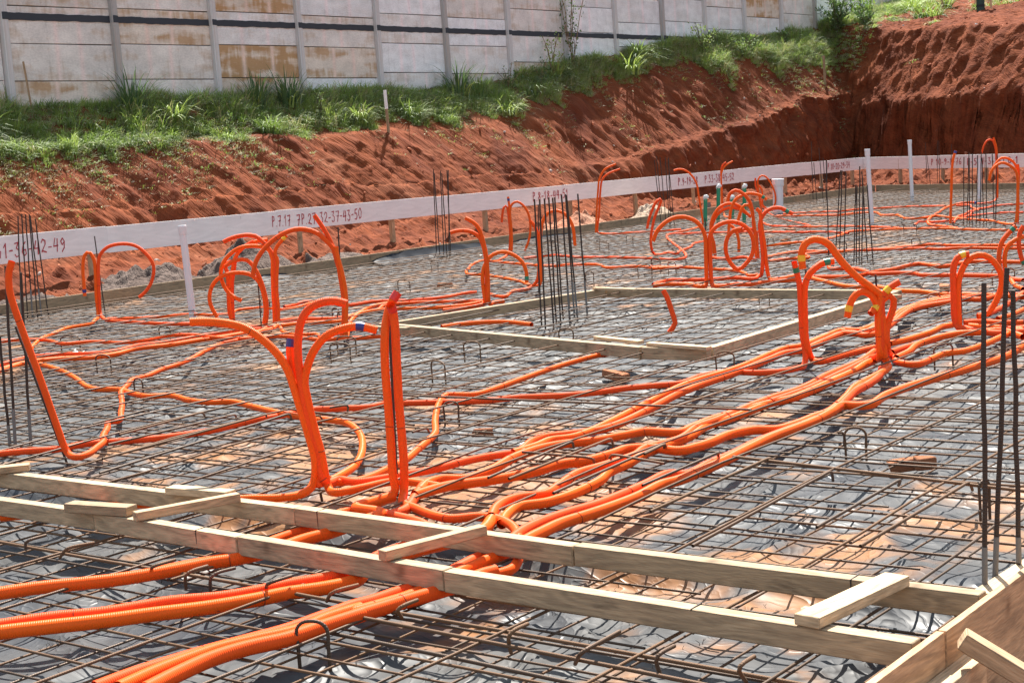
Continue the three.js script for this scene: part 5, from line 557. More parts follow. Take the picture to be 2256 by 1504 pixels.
const OWN = {
  pair: ['upright conduit of the tall straight pair, its red-taped tip leaning behind the other', 'upright conduit of the tall straight pair with its open mouth turned to the beams'],
  trident: ['long conduit arm of the fan-shaped bunch drooping towards the leaning white pipe', 'conduit arm of the fan-shaped bunch curling over at the top', 'conduit arm of the fan-shaped bunch ending in wide blue tape towards the tall pair', 'short upright conduit with a blue rim behind the fan-shaped bunch'],
  framefeed: ['orange conduit running from the fan-shaped bunch to the front rail of the timber frame', 'short orange conduit standing up inside the timber frame', 'orange conduit end lying just inside the front rail of the timber frame'],
  backleft: ['hooked conduit with blue tape before the grey gravel heap', 'conduit bent into a wide open ring before the grey gravel heap'],
  bigarch: ['conduit bending from the tall trunk into the widest arch of the tangle', 'conduit with an upturned open end on the tall trunk of the widest arch', 'straight conduit tip slanting up across the red numbers 27 and 32'],
  fork: ['longer straight tip of the two-tipped conduit fork', 'drooping tip of the two-tipped conduit fork'],
  smallback: ['upright conduit with blue-taped top before the board P.8-18-44-51', 'short drooping conduit before the board P.8-18-44-51', 'conduit arching down before the board P.8-18-44-51'],
  centrearch: ['short conduit tip bending away behind the dense starter bars', 'conduit arching over behind the dense starter bars of the timber frame'],
  ringpair: ['conduit of the ring pair bending into a wide open arch', 'conduit of the ring pair coiled into a full ring', 'conduit end hanging inside the full ring'],
  rightfork: ['orange conduit with green tape curving out of the fork beside the timber frame'],
  claw: ['conduit of the claw pointing up with a yellow-taped tip', 'conduit of the claw drooping towards the timber frame with yellow tape', 'conduit of the claw folded over towards the beams with yellow tape'],
  handle: ['upright conduit of the handle-shaped pair with a yellow tip', 'conduit of the handle-shaped pair looping over into a wide hoop'],
  edgeloops: ['conduit arc with green-taped end leaning behind the ribbed starter bars', 'plain conduit arc behind the ribbed starter bars', 'conduit loop with green tape at its hanging end behind the ribbed starter bars'],
  archgroup: [undefined, undefined, undefined, 'lowest wide conduit arc of the tangle, its end just above the mesh', undefined, 'conduit of the tangle looping round with its end in front of a trunk', 'topmost short conduit arc of the tangle just below the white board', 'short upright conduit tip of the tangle with yellow tape'],
  jungle: ['conduit arc of the thicket with green tape ending before the wide white drain pipe', undefined, 'highest plain conduit arch of the thicket before the green pipes', undefined, undefined, undefined, undefined, 'conduit arc of the thicket with green tape reaching past the tall green pipes'],
  bundleA: [undefined, undefined, undefined, 'short conduit length slanting from the far beam up to the tall pair'],
  rightback: [undefined, 'thin conduit arching over right against the wide white drain pipe', undefined, undefined, undefined, 'thin conduit bent over before the board P.9-19-28'],
  farrun: [undefined, 'conduit crossing the far mesh and rising into an arch past the ring of bars'],
  handleback: ['conduit lying behind the handle-shaped arch that starts at the green-taped fork', undefined, 'conduit with a hooked start lying behind the claw and the handle-shaped arch'],
  midground: [undefined, undefined, 'conduit running to the fork and rising into an arc with green tape'],
  farpair: ['thick conduit slanting up to a blue-taped end near the far ring of bars', 'conduit twisting beside the slanting blue-taped one'],
  farhook: ['far conduit bent over in a hook above the white board', 'straight far conduit tip next to the hooked one', 'short upright conduit right of the far ring of bars', 'conduit arching over right of the far ring of bars'],
};
D.con.forEach((c, ci) => {
  const k = perCl[c.cl] = (perCl[c.cl] ?? 0) + 1, many = D.con.filter((q) => q.cl === c.cl).length > 1;
  const lift = ((ci * 37) % 7) * 0.0022;
  const pts = c.p.map((p) => V(p));
  for (const p of pts) if (p.y < 0.075) p.y += lift - 0.004 + 0.006 * n3(p.x * 2.1, ci, p.z * 2.1);
  const cv = new THREE.CatmullRomCurve3(pts, false, 'centripetal'), L = cv.getLength(), mid = pts[pts.length >> 1], dist = Math.min(...pts.map((p) => Math.hypot(p.x, p.z)));
  const near = dist < 8, sp = cv.getSpacedPoints(Math.max(6, Math.round(L / (near ? 0.022 : 0.04))));
  const t = thing('conduit', OWN[c.cl]?.[k - 1] ?? CL[c.cl], 'conduit', many && !OWN[c.cl]?.[k - 1] ? 'conduits: ' + CL[c.cl].replace(/^orange (corrugated )?conduit /, '') : undefined);
  mesh('tube', tubeFrom(sp, c.r, near ? 14 : 9, 0.0068), M.orange[ci % 4], t);
  if (c.tape) {
    const off = c.tape[0].startsWith('end-') ? parseFloat(c.tape[0].slice(4)) : 0, w = 0.034, seg = [];
    for (let q = 0; q <= 5; q++) { const u = c.tape[0] === 'start' ? (0.004 + w * q / 5) / L : 1 - (off + 0.003 + w * q / 5) / L; seg.push(cv.getPointAt(clamp(u))); }
    mesh('tape_band', tubeFrom(seg, c.r + 0.0015, 14, 0.0068), M.tape[c.tape[1]], t);
  }
  if (dist < 14) { const gap = near ? 1.0 : 1.3; let q = rr(0.15, gap); let n = 0; while (q < L - 0.1 && n < 14) { const u = q / L, p = cv.getPointAt(u), d = cv.getTangentAt(u), o = mesh('tie_wire', ring, M.wire, t); o.position.copy(p); o.quaternion.setFromUnitVectors(new THREE.Vector3(0, 0, 1), d); o.rotateX(rr(-0.25, 0.25)); o.scale.set(c.r + 0.0012, c.r + 0.0012, 0.02); q += gap * rr(0.6, 1.5); n++; } }
});

// ---------------------------------------------------------------- timber
// length along local x, uv in metres; slightly uneven faces and eased edges
function plankGeo(L, h, w, bev = 0.004) { return new RoundedBoxGeometry(L, h, w, 1, bev); }
function timber(name, a, b, h, w, m, parent, o = {}) {
  const A = V(a), B = V(b), d = new THREE.Vector3().subVectors(B, A), L = d.length(), g = plankGeo(L, h, w, o.bev ?? 0.004), p = g.attributes.position, nrm = g.attributes.normal, uv = new Float32Array(p.count * 2), off = rnd() * 3, warp = o.warp ?? 0.003, sd = rnd() * 40;
  for (let i = 0; i < p.count; i++) {
    const x = p.getX(i), y = p.getY(i), z = p.getZ(i), nx = Math.abs(nrm.getX(i)), ny = Math.abs(nrm.getY(i));
    if (nx > 0.7) { uv[2 * i] = z * 0.9 + off; uv[2 * i + 1] = y * 3; } else if (ny > 0.7) { uv[2 * i] = x * 0.8 + off; uv[2 * i + 1] = z * 3.2 + 0.37; } else { uv[2 * i] = x * 0.8 + off; uv[2 * i + 1] = y * 3.2; }
    p.setXYZ(i, x, y + warp * n3(x * 0.8, sd, 1), z + warp * n3(x * 0.8, sd, 9));
  }
  g.setAttribute('uv', new THREE.BufferAttribute(uv, 2));
  const q = mesh(name, g, m, parent);
  q.position.copy(A).add(B).multiplyScalar(0.5);
  q.quaternion.setFromRotationMatrix(new THREE.Matrix4().makeBasis(d.clone().normalize(), new THREE.Vector3(0, 1, 0).addScaledVector(d.clone().normalize(), -d.clone().normalize().y).normalize(), new THREE.Vector3().crossVectors(d.clone().normalize(), new THREE.Vector3(0, 1, 0).addScaledVector(d.clone().normalize(), -d.clone().normalize().y).normalize())));
  return q;
}
const bandGeo = (h, w) => { const s = new THREE.Shape(); const a = h / 2 + 0.0025, b = w / 2 + 0.0025; s.moveTo(-b, -a); s.lineTo(b, -a); s.lineTo(b, a); s.lineTo(-b, a); s.closePath(); const k = new THREE.Path(); const c = a - 0.0022, e = b - 0.0022; k.moveTo(-e, -c); k.lineTo(-e, c); k.lineTo(e, c); k.lineTo(e, -c); k.closePath(); s.holes.push(k); return new THREE.ExtrudeGeometry(s, { depth: 0.003, bevelEnabled: false }); };
function beam(label, pts, cuts, mats, h, w, bands, dz) {           // pts: top front edge, first to last
  const t = thing('timber_beam', label, 'timber beam'), P0 = V(pts[0]), P1 = V(pts[pts.length - 1]);
  const at = (x) => { for (let i = 1; i < pts.length; i++) if (x <= pts[i][0] || i === pts.length - 1) { const q = (x - pts[i - 1][0]) / (pts[i][0] - pts[i - 1][0]); return [x, pts[i][1] - h / 2, lerp(pts[i - 1][2], pts[i][2], q) - w / 2]; } };
  const xs = [P0.x, ...cuts, P1.x];
  for (let i = 0; i < xs.length - 1; i++) { const a = at(xs[i] + (i ? 0.002 : 0)), b = at(xs[i + 1] - 0.001); a[2] += (i % 2) * 0.003; b[2] += (i % 2) * 0.003; timber('length', a, b, h, w, mats[i % mats.length], t); }
  for (const x of bands) { const p = at(x), o = mesh('binding_wire', bandGeo(h, w), M.wire, t); o.position.set(...p); o.rotation.y = Math.PI / 2; o.rotation.x = 0.04; }
  return t;
}
beam('long near timber beam lying parallel over the conduits', D.nearbeam, [-4.73, -3.9, -2.95], [M.wood[1], M.wood[0], M.woodGrey[0], M.wood[1]], 0.066, 0.05, [-4.12, -2.08]);
beam('long timber beam lying just behind the near one', D.farbeam, [-4.02, -2.75], [M.wood[0], M.wood[1], M.woodGrey[1]], 0.066, 0.05, [-3.9, -1.82]);
{
  const [l, t, r, b] = D.frame, T = thing('timber_frame', 'square timber frame lying on the mesh around the dense starter bars', 'timber frame'), h = 0.075, w = 0.06, y = 0.13 - h / 2;
  const q = (p, dx, dz) => [p[0] + dx, y, p[2] + dz];
  timber('rail', q(l, 0, -0.03), q(b, -0.45, -0.03), h, w, M.woodGrey[0], T); timber('rail', q(b, -0.44, -0.03), q(b, 0.02, -0.03), h, w, M.wood[1], T);
  timber('rail', q(l, 0.06, -0.07), q(t, 0.04, 0.02), h, w, M.woodGrey[1], T); timber('rail', q(t, 0.0, -0.03), q(r, 0.02, -0.03), h, w, M.woodGrey[0], T); timber('rail', q(b, 0.0, -0.07), q(r, 0, 0.03), h, w, M.wood[0], T);
}
const SPL = ['square grey-pink wooden cross piece resting on both beams beside the loose block', 'square grey-pink wooden cross piece resting on both beams above the bundled conduits', 'wide pale board with white edge laid across both beams near the form board', 'short dark wooden block lying along the near beam', 'short wooden offcut lying behind the far beam', 'pale wooden cross piece at the end of the far beam by the leaning conduit', 'short wooden splice plate on the front rail of the timber frame', 'short wooden splice plate on the near corner of the timber frame', 'short wooden splice plate on the far left corner of the timber frame', 'short wooden splice plate on the left corner of the timber frame', 'short wooden splice plate on the back right corner of the timber frame'];
D.spacers.forEach(([a, b], i) => {
  const dims = [[0.034, 0.042], [0.034, 0.042], [0.03, 0.075], [0.036, 0.06], [0.03, 0.06], [0.03, 0.06], [0.022, 0.05], [0.022, 0.05], [0.022, 0.05], [0.022, 0.05], [0.02, 0.05]][i], yy = i < 6 ? 0.1415 + dims[0] / 2 : 0.132 + dims[0] / 2;
  const m = [M.woodPink, M.woodPink, M.wood[2], M.woodBrown[0], M.wood[2], M.woodPink, M.wood[2], M.wood[2], M.wood[2], M.woodGrey[0], M.woodGrey[1]][i];
  const A = [a[0], yy, a[2]], B = [b[0], yy, b[2]];
  if (i === 3) { A[2] -= 0.012; B[2] -= 0.012; }
  tag(timber('wood_piece', A, B, dims[0], dims[1], m, scene), SPL[i], 'wood offcut');
});
// form boards round the slab
{
  const T = thing('form_board', 'brown plywood form board along the near right slab edge', 'form board');
  const segs = [[-1.2, -3.46], [-3.464, -6.2], [-6.204, -8.7], [-8.704, -12.5], [-12.504, -20], [-20.004, -26.2]];
  segs.forEach(([z0, z1], i) => timber('plank', [XR + 0.011 + (i % 2) * 0.002, 0.14 - 0.135 + (i % 2) * 0.001, z0], [XR + 0.011 + (i % 2) * 0.002, 0.005 + (i % 2) * 0.001, z1], 0.27, 0.021, M.woodForm[i % 2], T, { warp: 0.002, bev: 0.002 }));
  const L = thing('form_board', 'weathered wooden form board along the slab edge below the earth bank', 'form board');
  let z = 0.5, i = 0; while (z > -32.3) { const z1 = Math.max(-32.4, z - rr(2.6, 3.6)), dx = rr(-0.01, 0.01); timber('plank', [slabLeft(z) + dx, 0.05, z], [slabLeft(z1) + dx, 0.05, z1 + 0.004], 0.2, 0.025, [M.woodBrown[0], M.woodTan, M.woodBrown[0], M.woodTan][i++ % 4], L, { bev: 0.002 }); z = z1; }
  const F = thing('form_board', 'wooden form board along the far slab edge before the shaded cut', 'form board');
  let x = -14.56; i = 0; while (x < -2) { const x1 = x + rr(2.6, 3.2); timber('plank', [x, 0.05, slabFar(x)], [x1 - 0.004, 0.05, slabFar(x1)], 0.19, 0.025, i++ % 2 ? M.woodTan : M.woodBrown[0], F, { bev: 0.002 }); x = x1; }
}
tag(timber('form_stake', [XR + 0.05, -0.03, -3.16], [XR + 0.05, -0.03, -3.58], 0.16, 0.055, M.wood[2], scene), 'thick pale wooden cleat fixed against the outside of the form board', 'wood brace');
tag(timber('form_brace', [XR + 0.06, 0.125, -3.47], [XR + 0.42, -0.13, -3.62], 0.045, 0.06, M.woodPink, scene), 'diagonal wooden brace leaning from the form board down to the ground', 'wood brace');
tag(timber('wood_piece', [-1.52, 0.06, -4.0], [-1.5, 0.06, -4.5], 0.03, 0.1, M.wood[2], scene), 'short pale board at the foot of the thick ribbed starter bars', 'wood offcut');
// upturned edge of plastic at the left form board
for (const [z0, z1, h] of [[-15.6, -18.2, 0.12], [-13.4, -14.0, 0.07], [-8.8, -9.7, 0.08], [-18.8, -20.5, 0.06]]) {
  const xs = steps([[0], [0.3, 0.05]]), zs = steps([[z1], [z0, 0.07]]);
  const g = grid(xs, zs, (u, z) => { const w = 0.02 * n3(z * 6, u * 10, 3), e = Math.sin(Math.PI * clamp((z - z1) / (z0 - z1))); return lerp(0.012, -0.01, u / 0.3) + h * Math.pow(1 - u / 0.3, 2.5) * (0.4 + 0.6 * Math.sqrt(e)) + w; }, () => [1, 1, 1], 1), p = g.attributes.position;
  for (let i = 0; i < p.count; i++) { const u = p.getX(i), z = p.getZ(i); p.setX(i, slabLeft(z) + 0.02 + u * 0.8 + 0.015 * n3(z * 5, u * 9, 7)); }
  g.computeVertexNormals();
  tag(mesh('plastic_flap', g, M.plasticEdge, scene), 'flap of black plastic folded up against the left form board', 'plastic flap', 'plastic flaps along the left form board');
}

// ---------------------------------------------------------------- white batter board with red numbers
const GLY = { 0: [[[.5, 1], [.15, .8], [.1, .35], [.35, .02], [.75, .15], [.88, .6], [.7, .95], [.5, 1]]], 1: [[[.2, .72], [.6, 1], [.58, 0]]], 2: [[[.12, .75], [.35, 1], [.75, .9], [.75, .6], [.15, .1], [.35, .14], [.9, .03]]], 3: [[[.15, .95], [.7, 1], [.4, .6], [.8, .42], [.7, .06], [.3, 0], [.1, .15]]], 4: [[[.4, 1], [.12, .42], [.85, .46]], [[.78, .95], [.68, 0]]], 5: [[[.85, 1], [.3, .97], [.2, .58], [.65, .6], [.8, .3], [.55, 0], [.12, .06]]], 6: [[[.7, 1], [.3, .7], [.12, .3], [.35, 0], [.75, .12], [.7, .42], [.2, .35]]], 7: [[[.1, .95], [.85, 1], [.45, 0]], [[.3, .5], [.8, .55]]], 8: [[[.75, .85], [.4, 1], [.2, .78], [.75, .35], [.6, .02], [.25, .08], [.2, .35], [.7, .7], [.75, .85]]], 9: [[[.8, .75], [.5, 1], [.18, .78], [.4, .5], [.78, .72], [.72, .3], [.35, 0]]], P: [[[.25, 0], [.28, 1], [.75, .92], [.75, .6], [.28, .48]]], '-': [[[.15, .42], [.85, .45]]], '.': [[[.4, .08], [.5, .1]]], '=': [[[.2, .3], [.8, .35]], [[.2, .55], [.8, .6]]], G: [[[.8, .85], [.4, 1], [.15, .5], [.35, .02], [.8, .15], [.8, .45], [.5, .45]]] };
function lettering(str, h, th) {                              // flat brush strokes in the xy plane
  const gs = []; let x = 0;
  for (const ch of str) {
    if (ch === ' ') { x += h * 0.35; continue; }
    const w = h * (ch === '-' ? 0.38 : ch === '.' ? 0.26 : ch === '1' ? 0.42 : 0.55), j = rr(-0.05, 0.05);
    for (const st of GLY[ch]) {
      const pts = st.map(([u, v]) => [x + u * w + v * h * 0.04, (v + j) * h + rr(-0.02, 0.02) * h]);
      for (let i = 0; i < pts.length - 1; i++) {
        const [x0, y0] = pts[i], [x1, y1] = pts[i + 1], L = Math.hypot(x1 - x0, y1 - y0) + th * 0.7, g = new THREE.PlaneGeometry(L, th * rr(0.8, 1.15));
        g.rotateZ(Math.atan2(y1 - y0, x1 - x0)); g.translate((x0 + x1) / 2, (y0 + y1) / 2, 0.0004 * ((i + gs.length) % 5)); gs.push(g);
      }
    }
    x += w + h * 0.1;
  }
  return [mergeGeometries(gs), x];
}
{
  const T = thing('batter_board', 'long white painted setting-out board with red column numbers on stakes', 'board');
  const BX = -16.25, top = (z) => curve1([[-35.5, 0.722], [-21.9, 0.765], [-15, 0.805], [-11, 0.815]], z), hgt = (z) => z > -15.6 ? 0.335 : z > -22.8 ? 0.3 : 0.29;
  const zs = [-6, -9.4, -12.6, -15.62, -19.2, -22.8, -26, -29.2, -32.4, -35.42];
  for (let i = 0; i < zs.length - 1; i++) { const a = zs[i], b = zs[i + 1], m = (a + b) / 2, h = hgt(m), st = i % 2 * 0.006; timber('plank', [BX + st * 0.4, top(a) - h / 2 + st, a - 0.001], [BX + st * 0.4, top(b) - h / 2 + st, b + 0.001], h, 0.024, M.whitePaint, T, { bev: 0.002 }); }
  const dir = new THREE.Vector3(0.86, 0, 0.51), c = new THREE.Vector3(BX, 0.722, -35.44);
  const fp = (s) => [c.x + dir.x * s, c.y - 0.012 * s - 0.145, c.z + dir.z * s];
  for (let s = 0.01, i = 0; s < 8.5; s += 3, i++) { const a = fp(s), b = fp(s + 2.99); a[1] += i % 2 * 0.005; b[1] += i % 2 * 0.005; timber('plank', a, b, 0.29, 0.024, M.whitePaint, T, { bev: 0.002 }); }
  for (const z of [-7.2, -9.6, -12.35, -14.9, -16.1, -18.15, -20.5, -23, -25.2, -27.4, -29.5, -31.4, -33.2, -34.9]) { const x = BX - 0.05; timber('stake', [x + rr(-0.01, 0.01), -0.1, z], [x + rr(-0.02, 0.02), top(z) - 0.03, z + rr(-0.02, 0.02)], 0.07, 0.07, pick([M.woodBrown[0], M.woodGrey[0], M.woodPink]), T); }
  for (const s of [0.25, 1.5, 3.1, 4.6, 6.4, 8]) { const p = fp(s); p[0] -= 0.03; p[2] -= 0.05; timber('stake', [p[0], -0.1, p[2]], [p[0] + 0.01, p[1] + 0.1, p[2]], 0.07, 0.07, M.woodBrown[0], T); }
  const texts = [['31-36-42-49', -10.93, 0.17, 1.03], ['P.7.17', -15.5, 0.15, 0.39], ['7P.27-32-37-43-50', -16.0, 0.155, 1.41], ['P.8-18-44-51', -21.79, 0.15, 1.1], ['P.9-19-28', -26.7, 0.15, 0.8], ['P.33-38-45-52', -27.75, 0.15, 1.25], ['P.10-20-29-34', -33.45, 0.14, 1.22]];
  for (const [s, z, h, len] of texts) { const [g, w] = lettering(s, h, 0.0145), o = mesh('lettering', g, M.redInk, T), k = len / w; o.scale.x = k; o.rotation.y = Math.PI / 2; const zm = z - len / 2; o.position.set(BX + 0.0175, top(zm) - hgt(zm) / 2 - h * 0.5, z); o.rotation.order = 'YXZ'; o.rotation.z = (top(z - len) - top(z)) / len; }
  for (const [s, d, h, len] of [['P 10-9-8-76', 2.68, 0.14, 1.12], ['P-5-4-3-2-1 G-1', 3.95, 0.14, 1.7]]) { const [g, w] = lettering(s, h, 0.0145), o = mesh('lettering', g, M.redInk, T); o.scale.x = len / w; const p = fp(d); o.rotation.y = -Math.atan2(dir.z, dir.x); o.position.set(p[0] - 0.51 * 0.0185, p[1] - h * 0.5, p[2] + 0.86 * 0.0185); }
}

// ---------------------------------------------------------------- concrete wall
{
  const W = thing('concrete_wall', 'weathered whitewashed precast concrete panel wall with dark painted stripe', 'wall');
  const P0 = -13.98, ST = 2.06;
  const stagger = [0, 0, -0.01, 0.01, 0.03, 0.02, 0.12, 0.1, -0.22, -0.1, 0.16, 0.24, 0.1, -0.1, 0.05, 0.1, 0, 0.1, 0];
  const topY = (z) => Math.max(4.7, baseY(z) + 1.2);
  for (let n = -2; n < 17; n++) {
    const z = P0 - ST * n + rr(-0.03, 0.03), by = baseY(z) - 0.4, ty = topY(z) + 0.05;
    const o = mesh('post', new RoundedBoxGeometry(0.13, ty - by, 0.115, 1, 0.012), n % 4 === 1 || n === 5 ? M.postDark : M.post, W); o.position.set(WALLX + 0.02, (ty + by) / 2, z); o.rotation.x = rr(-0.008, 0.008);
    if (n === 16) break;
    const za = z - 0.045, zb = P0 - ST * (n + 1) + 0.045, off = stagger[n + 2];
    { const c = mesh('core', new THREE.BoxGeometry(0.012, ty - by, za - zb), M.core, W); c.position.set(WALLX - 0.028, (ty + by) / 2, (za + zb) / 2); }
    for (let k = -1; k < 7; k++) {
      const y0 = 2.42 + 0.56 * k + off, y1 = y0 + 0.56; if (y1 < by + 0.3) continue; if (y0 > ty - 0.1) break;
      const g = new RoundedBoxGeometry(za - zb, y1 - y0 - 0.014, 0.04, 1, 0.006);
      const p = g.attributes.position, nn = g.attributes.normal, uv = new Float32Array(p.count * 2), fl = rnd() < 0.5, fv = rnd() < 0.5;
      for (let i = 0; i < p.count; i++) { const u = p.getX(i) / (za - zb) + 0.5, v = p.getY(i) / (y1 - y0) + 0.5; uv[2 * i] = fl ? 1 - u : u; uv[2 * i + 1] = fv ? 1 - v : v; }
      g.setAttribute('uv', new THREE.BufferAttribute(uv, 2));
      const special = n === 2 && k === 1 ? 2 : n === 1 && k === 2 ? 3 : n === 1 && k === 1 ? 1 : n === 2 && k === 3 ? 5 : -1;
      const q = mesh('panel', g, M.panel[special >= 0 ? special : pick([0, 7, 1, 4, 4, 3, 1, 5, 0, 6, 7, 4])], W); q.position.set(WALLX - 0.015 + rr(-0.006, 0.006), (y0 + y1) / 2, (za + zb) / 2); q.rotation.set(rr(-0.004, 0.004), Math.PI / 2, 0); q.rotation.x = 0; q.rotation.z = rr(-0.004, 0.004);
    }
    if (n < 12) for (const [a, b, x, lab] of [[za - 0.012, zb + 0.012, WALLX + 0.0145, 0], [z + 0.05, z - 0.05, WALLX + 0.0885, 1]]) {
      const seg = lab ? 4 : 24, pos = [], idx = [], sy = 3.93 - 0.0 * n, hh = 0.052;
      for (let i = 0; i <= seg; i++) { const zz = lerp(a, b, i / seg), w = 0.012 * n3(zz * 7, n, 1), w2 = 0.014 * n3(zz * 6, n, 6); pos.push(x, sy + hh + w, zz, x, sy - hh + w2, zz); if (i < seg) idx.push(2 * i, 2 * i + 1, 2 * i + 2, 2 * i + 1, 2 * i + 3, 2 * i + 2); }
      const g = new THREE.BufferGeometry(); g.setAttribute('position', new THREE.Float32BufferAttribute(pos, 3)); g.setIndex(idx); g.computeVertexNormals();
      const o = mesh('painted_stripe', g, M.stripe, W); if (!lab) o.userData.label = 'dark painted stripe across the panels';
    }
  }
}

// ---------------------------------------------------------------- heaps, bricks, litter
function heap(x, z, r, h, rz, label, cols) {
  const n = 56, pos = [], col = [], idx = [], uv = [];
  for (let j = 0; j <= n; j++) for (let i = 0; i <= n; i++) {
    const u = (i / n - 0.5) * 2, v = (j / n - 0.5) * 2, X = x + u * r, Z = z + v * rz, q = Math.max(0, 1 - Math.pow(Math.hypot(u, v), 1.25));
    const y = Math.max(-0.02, groundY(X, Z) - 0.03) + h * q * (0.75 + 0.7 * fbm(X * 2.5, 1, Z * 2.5, 3)) + (q > 0 ? 0.035 * fbm(X * 14, 2, Z * 14, 3) : -0.05);
    pos.push(X, y, Z); uv.push(X, Z); const k = 1 + 0.45 * fbm(X * 9, 5, Z * 9, 3) + 0.35 * n3(X * 40, 5, Z * 40), m = clamp(0.5 + 1.4 * fbm(X * 2, 8, Z * 2, 2));
    col.push(lerp(cols[0][0], cols[1][0], m) * k, lerp(cols[0][1], cols[1][1], m) * k, lerp(cols[0][2], cols[1][2], m) * k);
    if (i < n && j < n) { const a = j * (n + 1) + i, b = a + n + 1; idx.push(a, b, a + 1, b, b + 1, a + 1); }
  }
  const g = new THREE.BufferGeometry(); g.setAttribute('position', new THREE.Float32BufferAttribute(pos, 3)); g.setAttribute('color', new THREE.Float32BufferAttribute(col, 3)); g.setAttribute('uv', new THREE.Float32BufferAttribute(uv, 2)); g.setIndex(idx); g.computeVertexNormals();
  tag(mesh('gravel_heap', g, M.gravel, scene), label, 'gravel heap');
}
const GC = [[0.075, 0.046, 0.035], [0.145, 0.1, 0.08]];
heap(-15.3, -12.6, 0.65, 0.42, 0.9, 'grey gravel heap with two humps behind the leaning white pipe', GC);
heap(-15.45, -14.3, 0.7, 0.52, 0.85, 'tallest grey gravel heap just beyond the leaning white pipe', GC);
heap(-15.2, -15.8, 0.5, 0.26, 0.8, 'low grey gravel heap beneath the board reading 7.17', GC);
heap(-15.1, -10.5, 0.5, 0.2, 1.0, 'low spread of grey gravel below the board reading 31-36-42-49', GC);
heap(-15.5, -24.6, 0.45, 0.34, 0.7, 'pale rubble heap by the form board near the hairpin conduit', [[0.42, 0.3, 0.2], [0.5, 0.38, 0.28]]);
heap(-15.6, -22.2, 0.6, 0.3, 0.9, 'red soil heap with rubble beside the tall bent-over conduits', [[0.42, 0.15, 0.075], [0.4, 0.2, 0.12]]);
{
  const bl = ['broken brick piece lying beside the kinked conduit near the tall pair', 'larger half brick on the plastic behind the support hoop', 'small brick shard beside the larger half brick', 'broken brick on dusty plastic in front of the timber frame', 'flat brick piece near the tangled arches and the fork', 'pale brick lying on a conduit behind the conduit thicket', 'crumbled brick piece behind the conduit thicket', 'brick fragment behind the yellow-taped claw'];
  D.bricks.forEach((p, i) => {
    const g = new RoundedBoxGeometry(...[[0.1, 0.04, 0.07], [0.13, 0.05, 0.06], [0.08, 0.05, 0.05], [0.16, 0.05, 0.09], [0.17, 0.05, 0.09], [0.16, 0.06, 0.1], [0.26, 0.06, 0.12], [0.13, 0.06, 0.08]][i], 3, 0.008), q = g.attributes.position, v = new THREE.Vector3();
    for (let k = 0; k < q.count; k++) { v.fromBufferAttribute(q, k); const w = 1 + 0.35 * n3(v.x * 22 + i * 5, v.y * 22, v.z * 22); q.setXYZ(k, v.x * w, v.y * w, v.z * (2 - w)); }
    g.computeVertexNormals(); const o = tag(mesh('brick_piece', g, M.brick, scene), bl[i], 'brick'); o.position.set(p[0], sheetY(p[0], p[2]) + 0.045, p[2]); o.rotation.set(rr(-0.2, 0.2), rr(0, 3), rr(-0.2, 0.2));
  });
  const gw = grid(steps([[-0.08], [0.08, 0.012]]), steps([[-0.06], [0.06, 0.012]]), (x, z) => 0.02 + 0.05 * Math.abs(n3(x * 14, 3, z * 14)), () => [1, 1, 1], 1), o = tag(mesh('paper_wrapper', gw, M.bag, scene), 'crumpled pale wrapper lying by the three-tube conduit bundle', 'litter'); o.position.set(D.wrapper[0][0], 0.03, D.wrapper[0][2]);
}
// stones and clods on the bank foot
{
  const g = new THREE.IcosahedronGeometry(1, 1), p = g.attributes.position, v = new THREE.Vector3();
  for (let i = 0; i < p.count; i++) { v.fromBufferAttribute(p, i); const w = 1 + 0.4 * n3(v.x * 1.7, v.y * 1.7, v.z * 1.7); p.setXYZ(i, v.x * w, v.y * w * 0.7, v.z * w); } g.computeVertexNormals();
  const im = new THREE.InstancedMesh(g, std({ roughness: 0.95 }), 3800), o = new THREE.Object3D(); im.name = 'clods'; im.castShadow = im.receiveShadow = true;
  for (let i = 0; i < 3800; i++) {
    let x, z; if (i % 3) { z = rr(-36, -8.5); x = slabLeft(z) - 0.1 - Math.pow(rnd(), 1.5) * 4.2; } else { x = rr(-18, -9); z = slabFar(x) - 0.15 - Math.pow(rnd(), 1.3) * 7.5; }
    const s = 0.007 + 0.042 * Math.pow(rnd(), 6); o.position.set(x, groundY(x, z) + s * 0.3, z); o.rotation.set(rr(0, 6), rr(0, 6), rr(0, 6)); o.scale.set(s, s * rr(0.6, 1), s * rr(0.7, 1.2)); o.updateMatrix(); im.setMatrixAt(i, o.matrix);
    const k = rr(0.7, 1.2), st = rnd() < 0.06; im.setColorAt(i, st ? lin(0.45 * k, 0.4 * k, 0.36 * k) : lin(0.42 * k, 0.14 * k, 0.066 * k));
  }
  scene.add(im); im.userData = { kind: 'stuff', label: 'red earth clods and small stones scattered along the bank foot' };
}

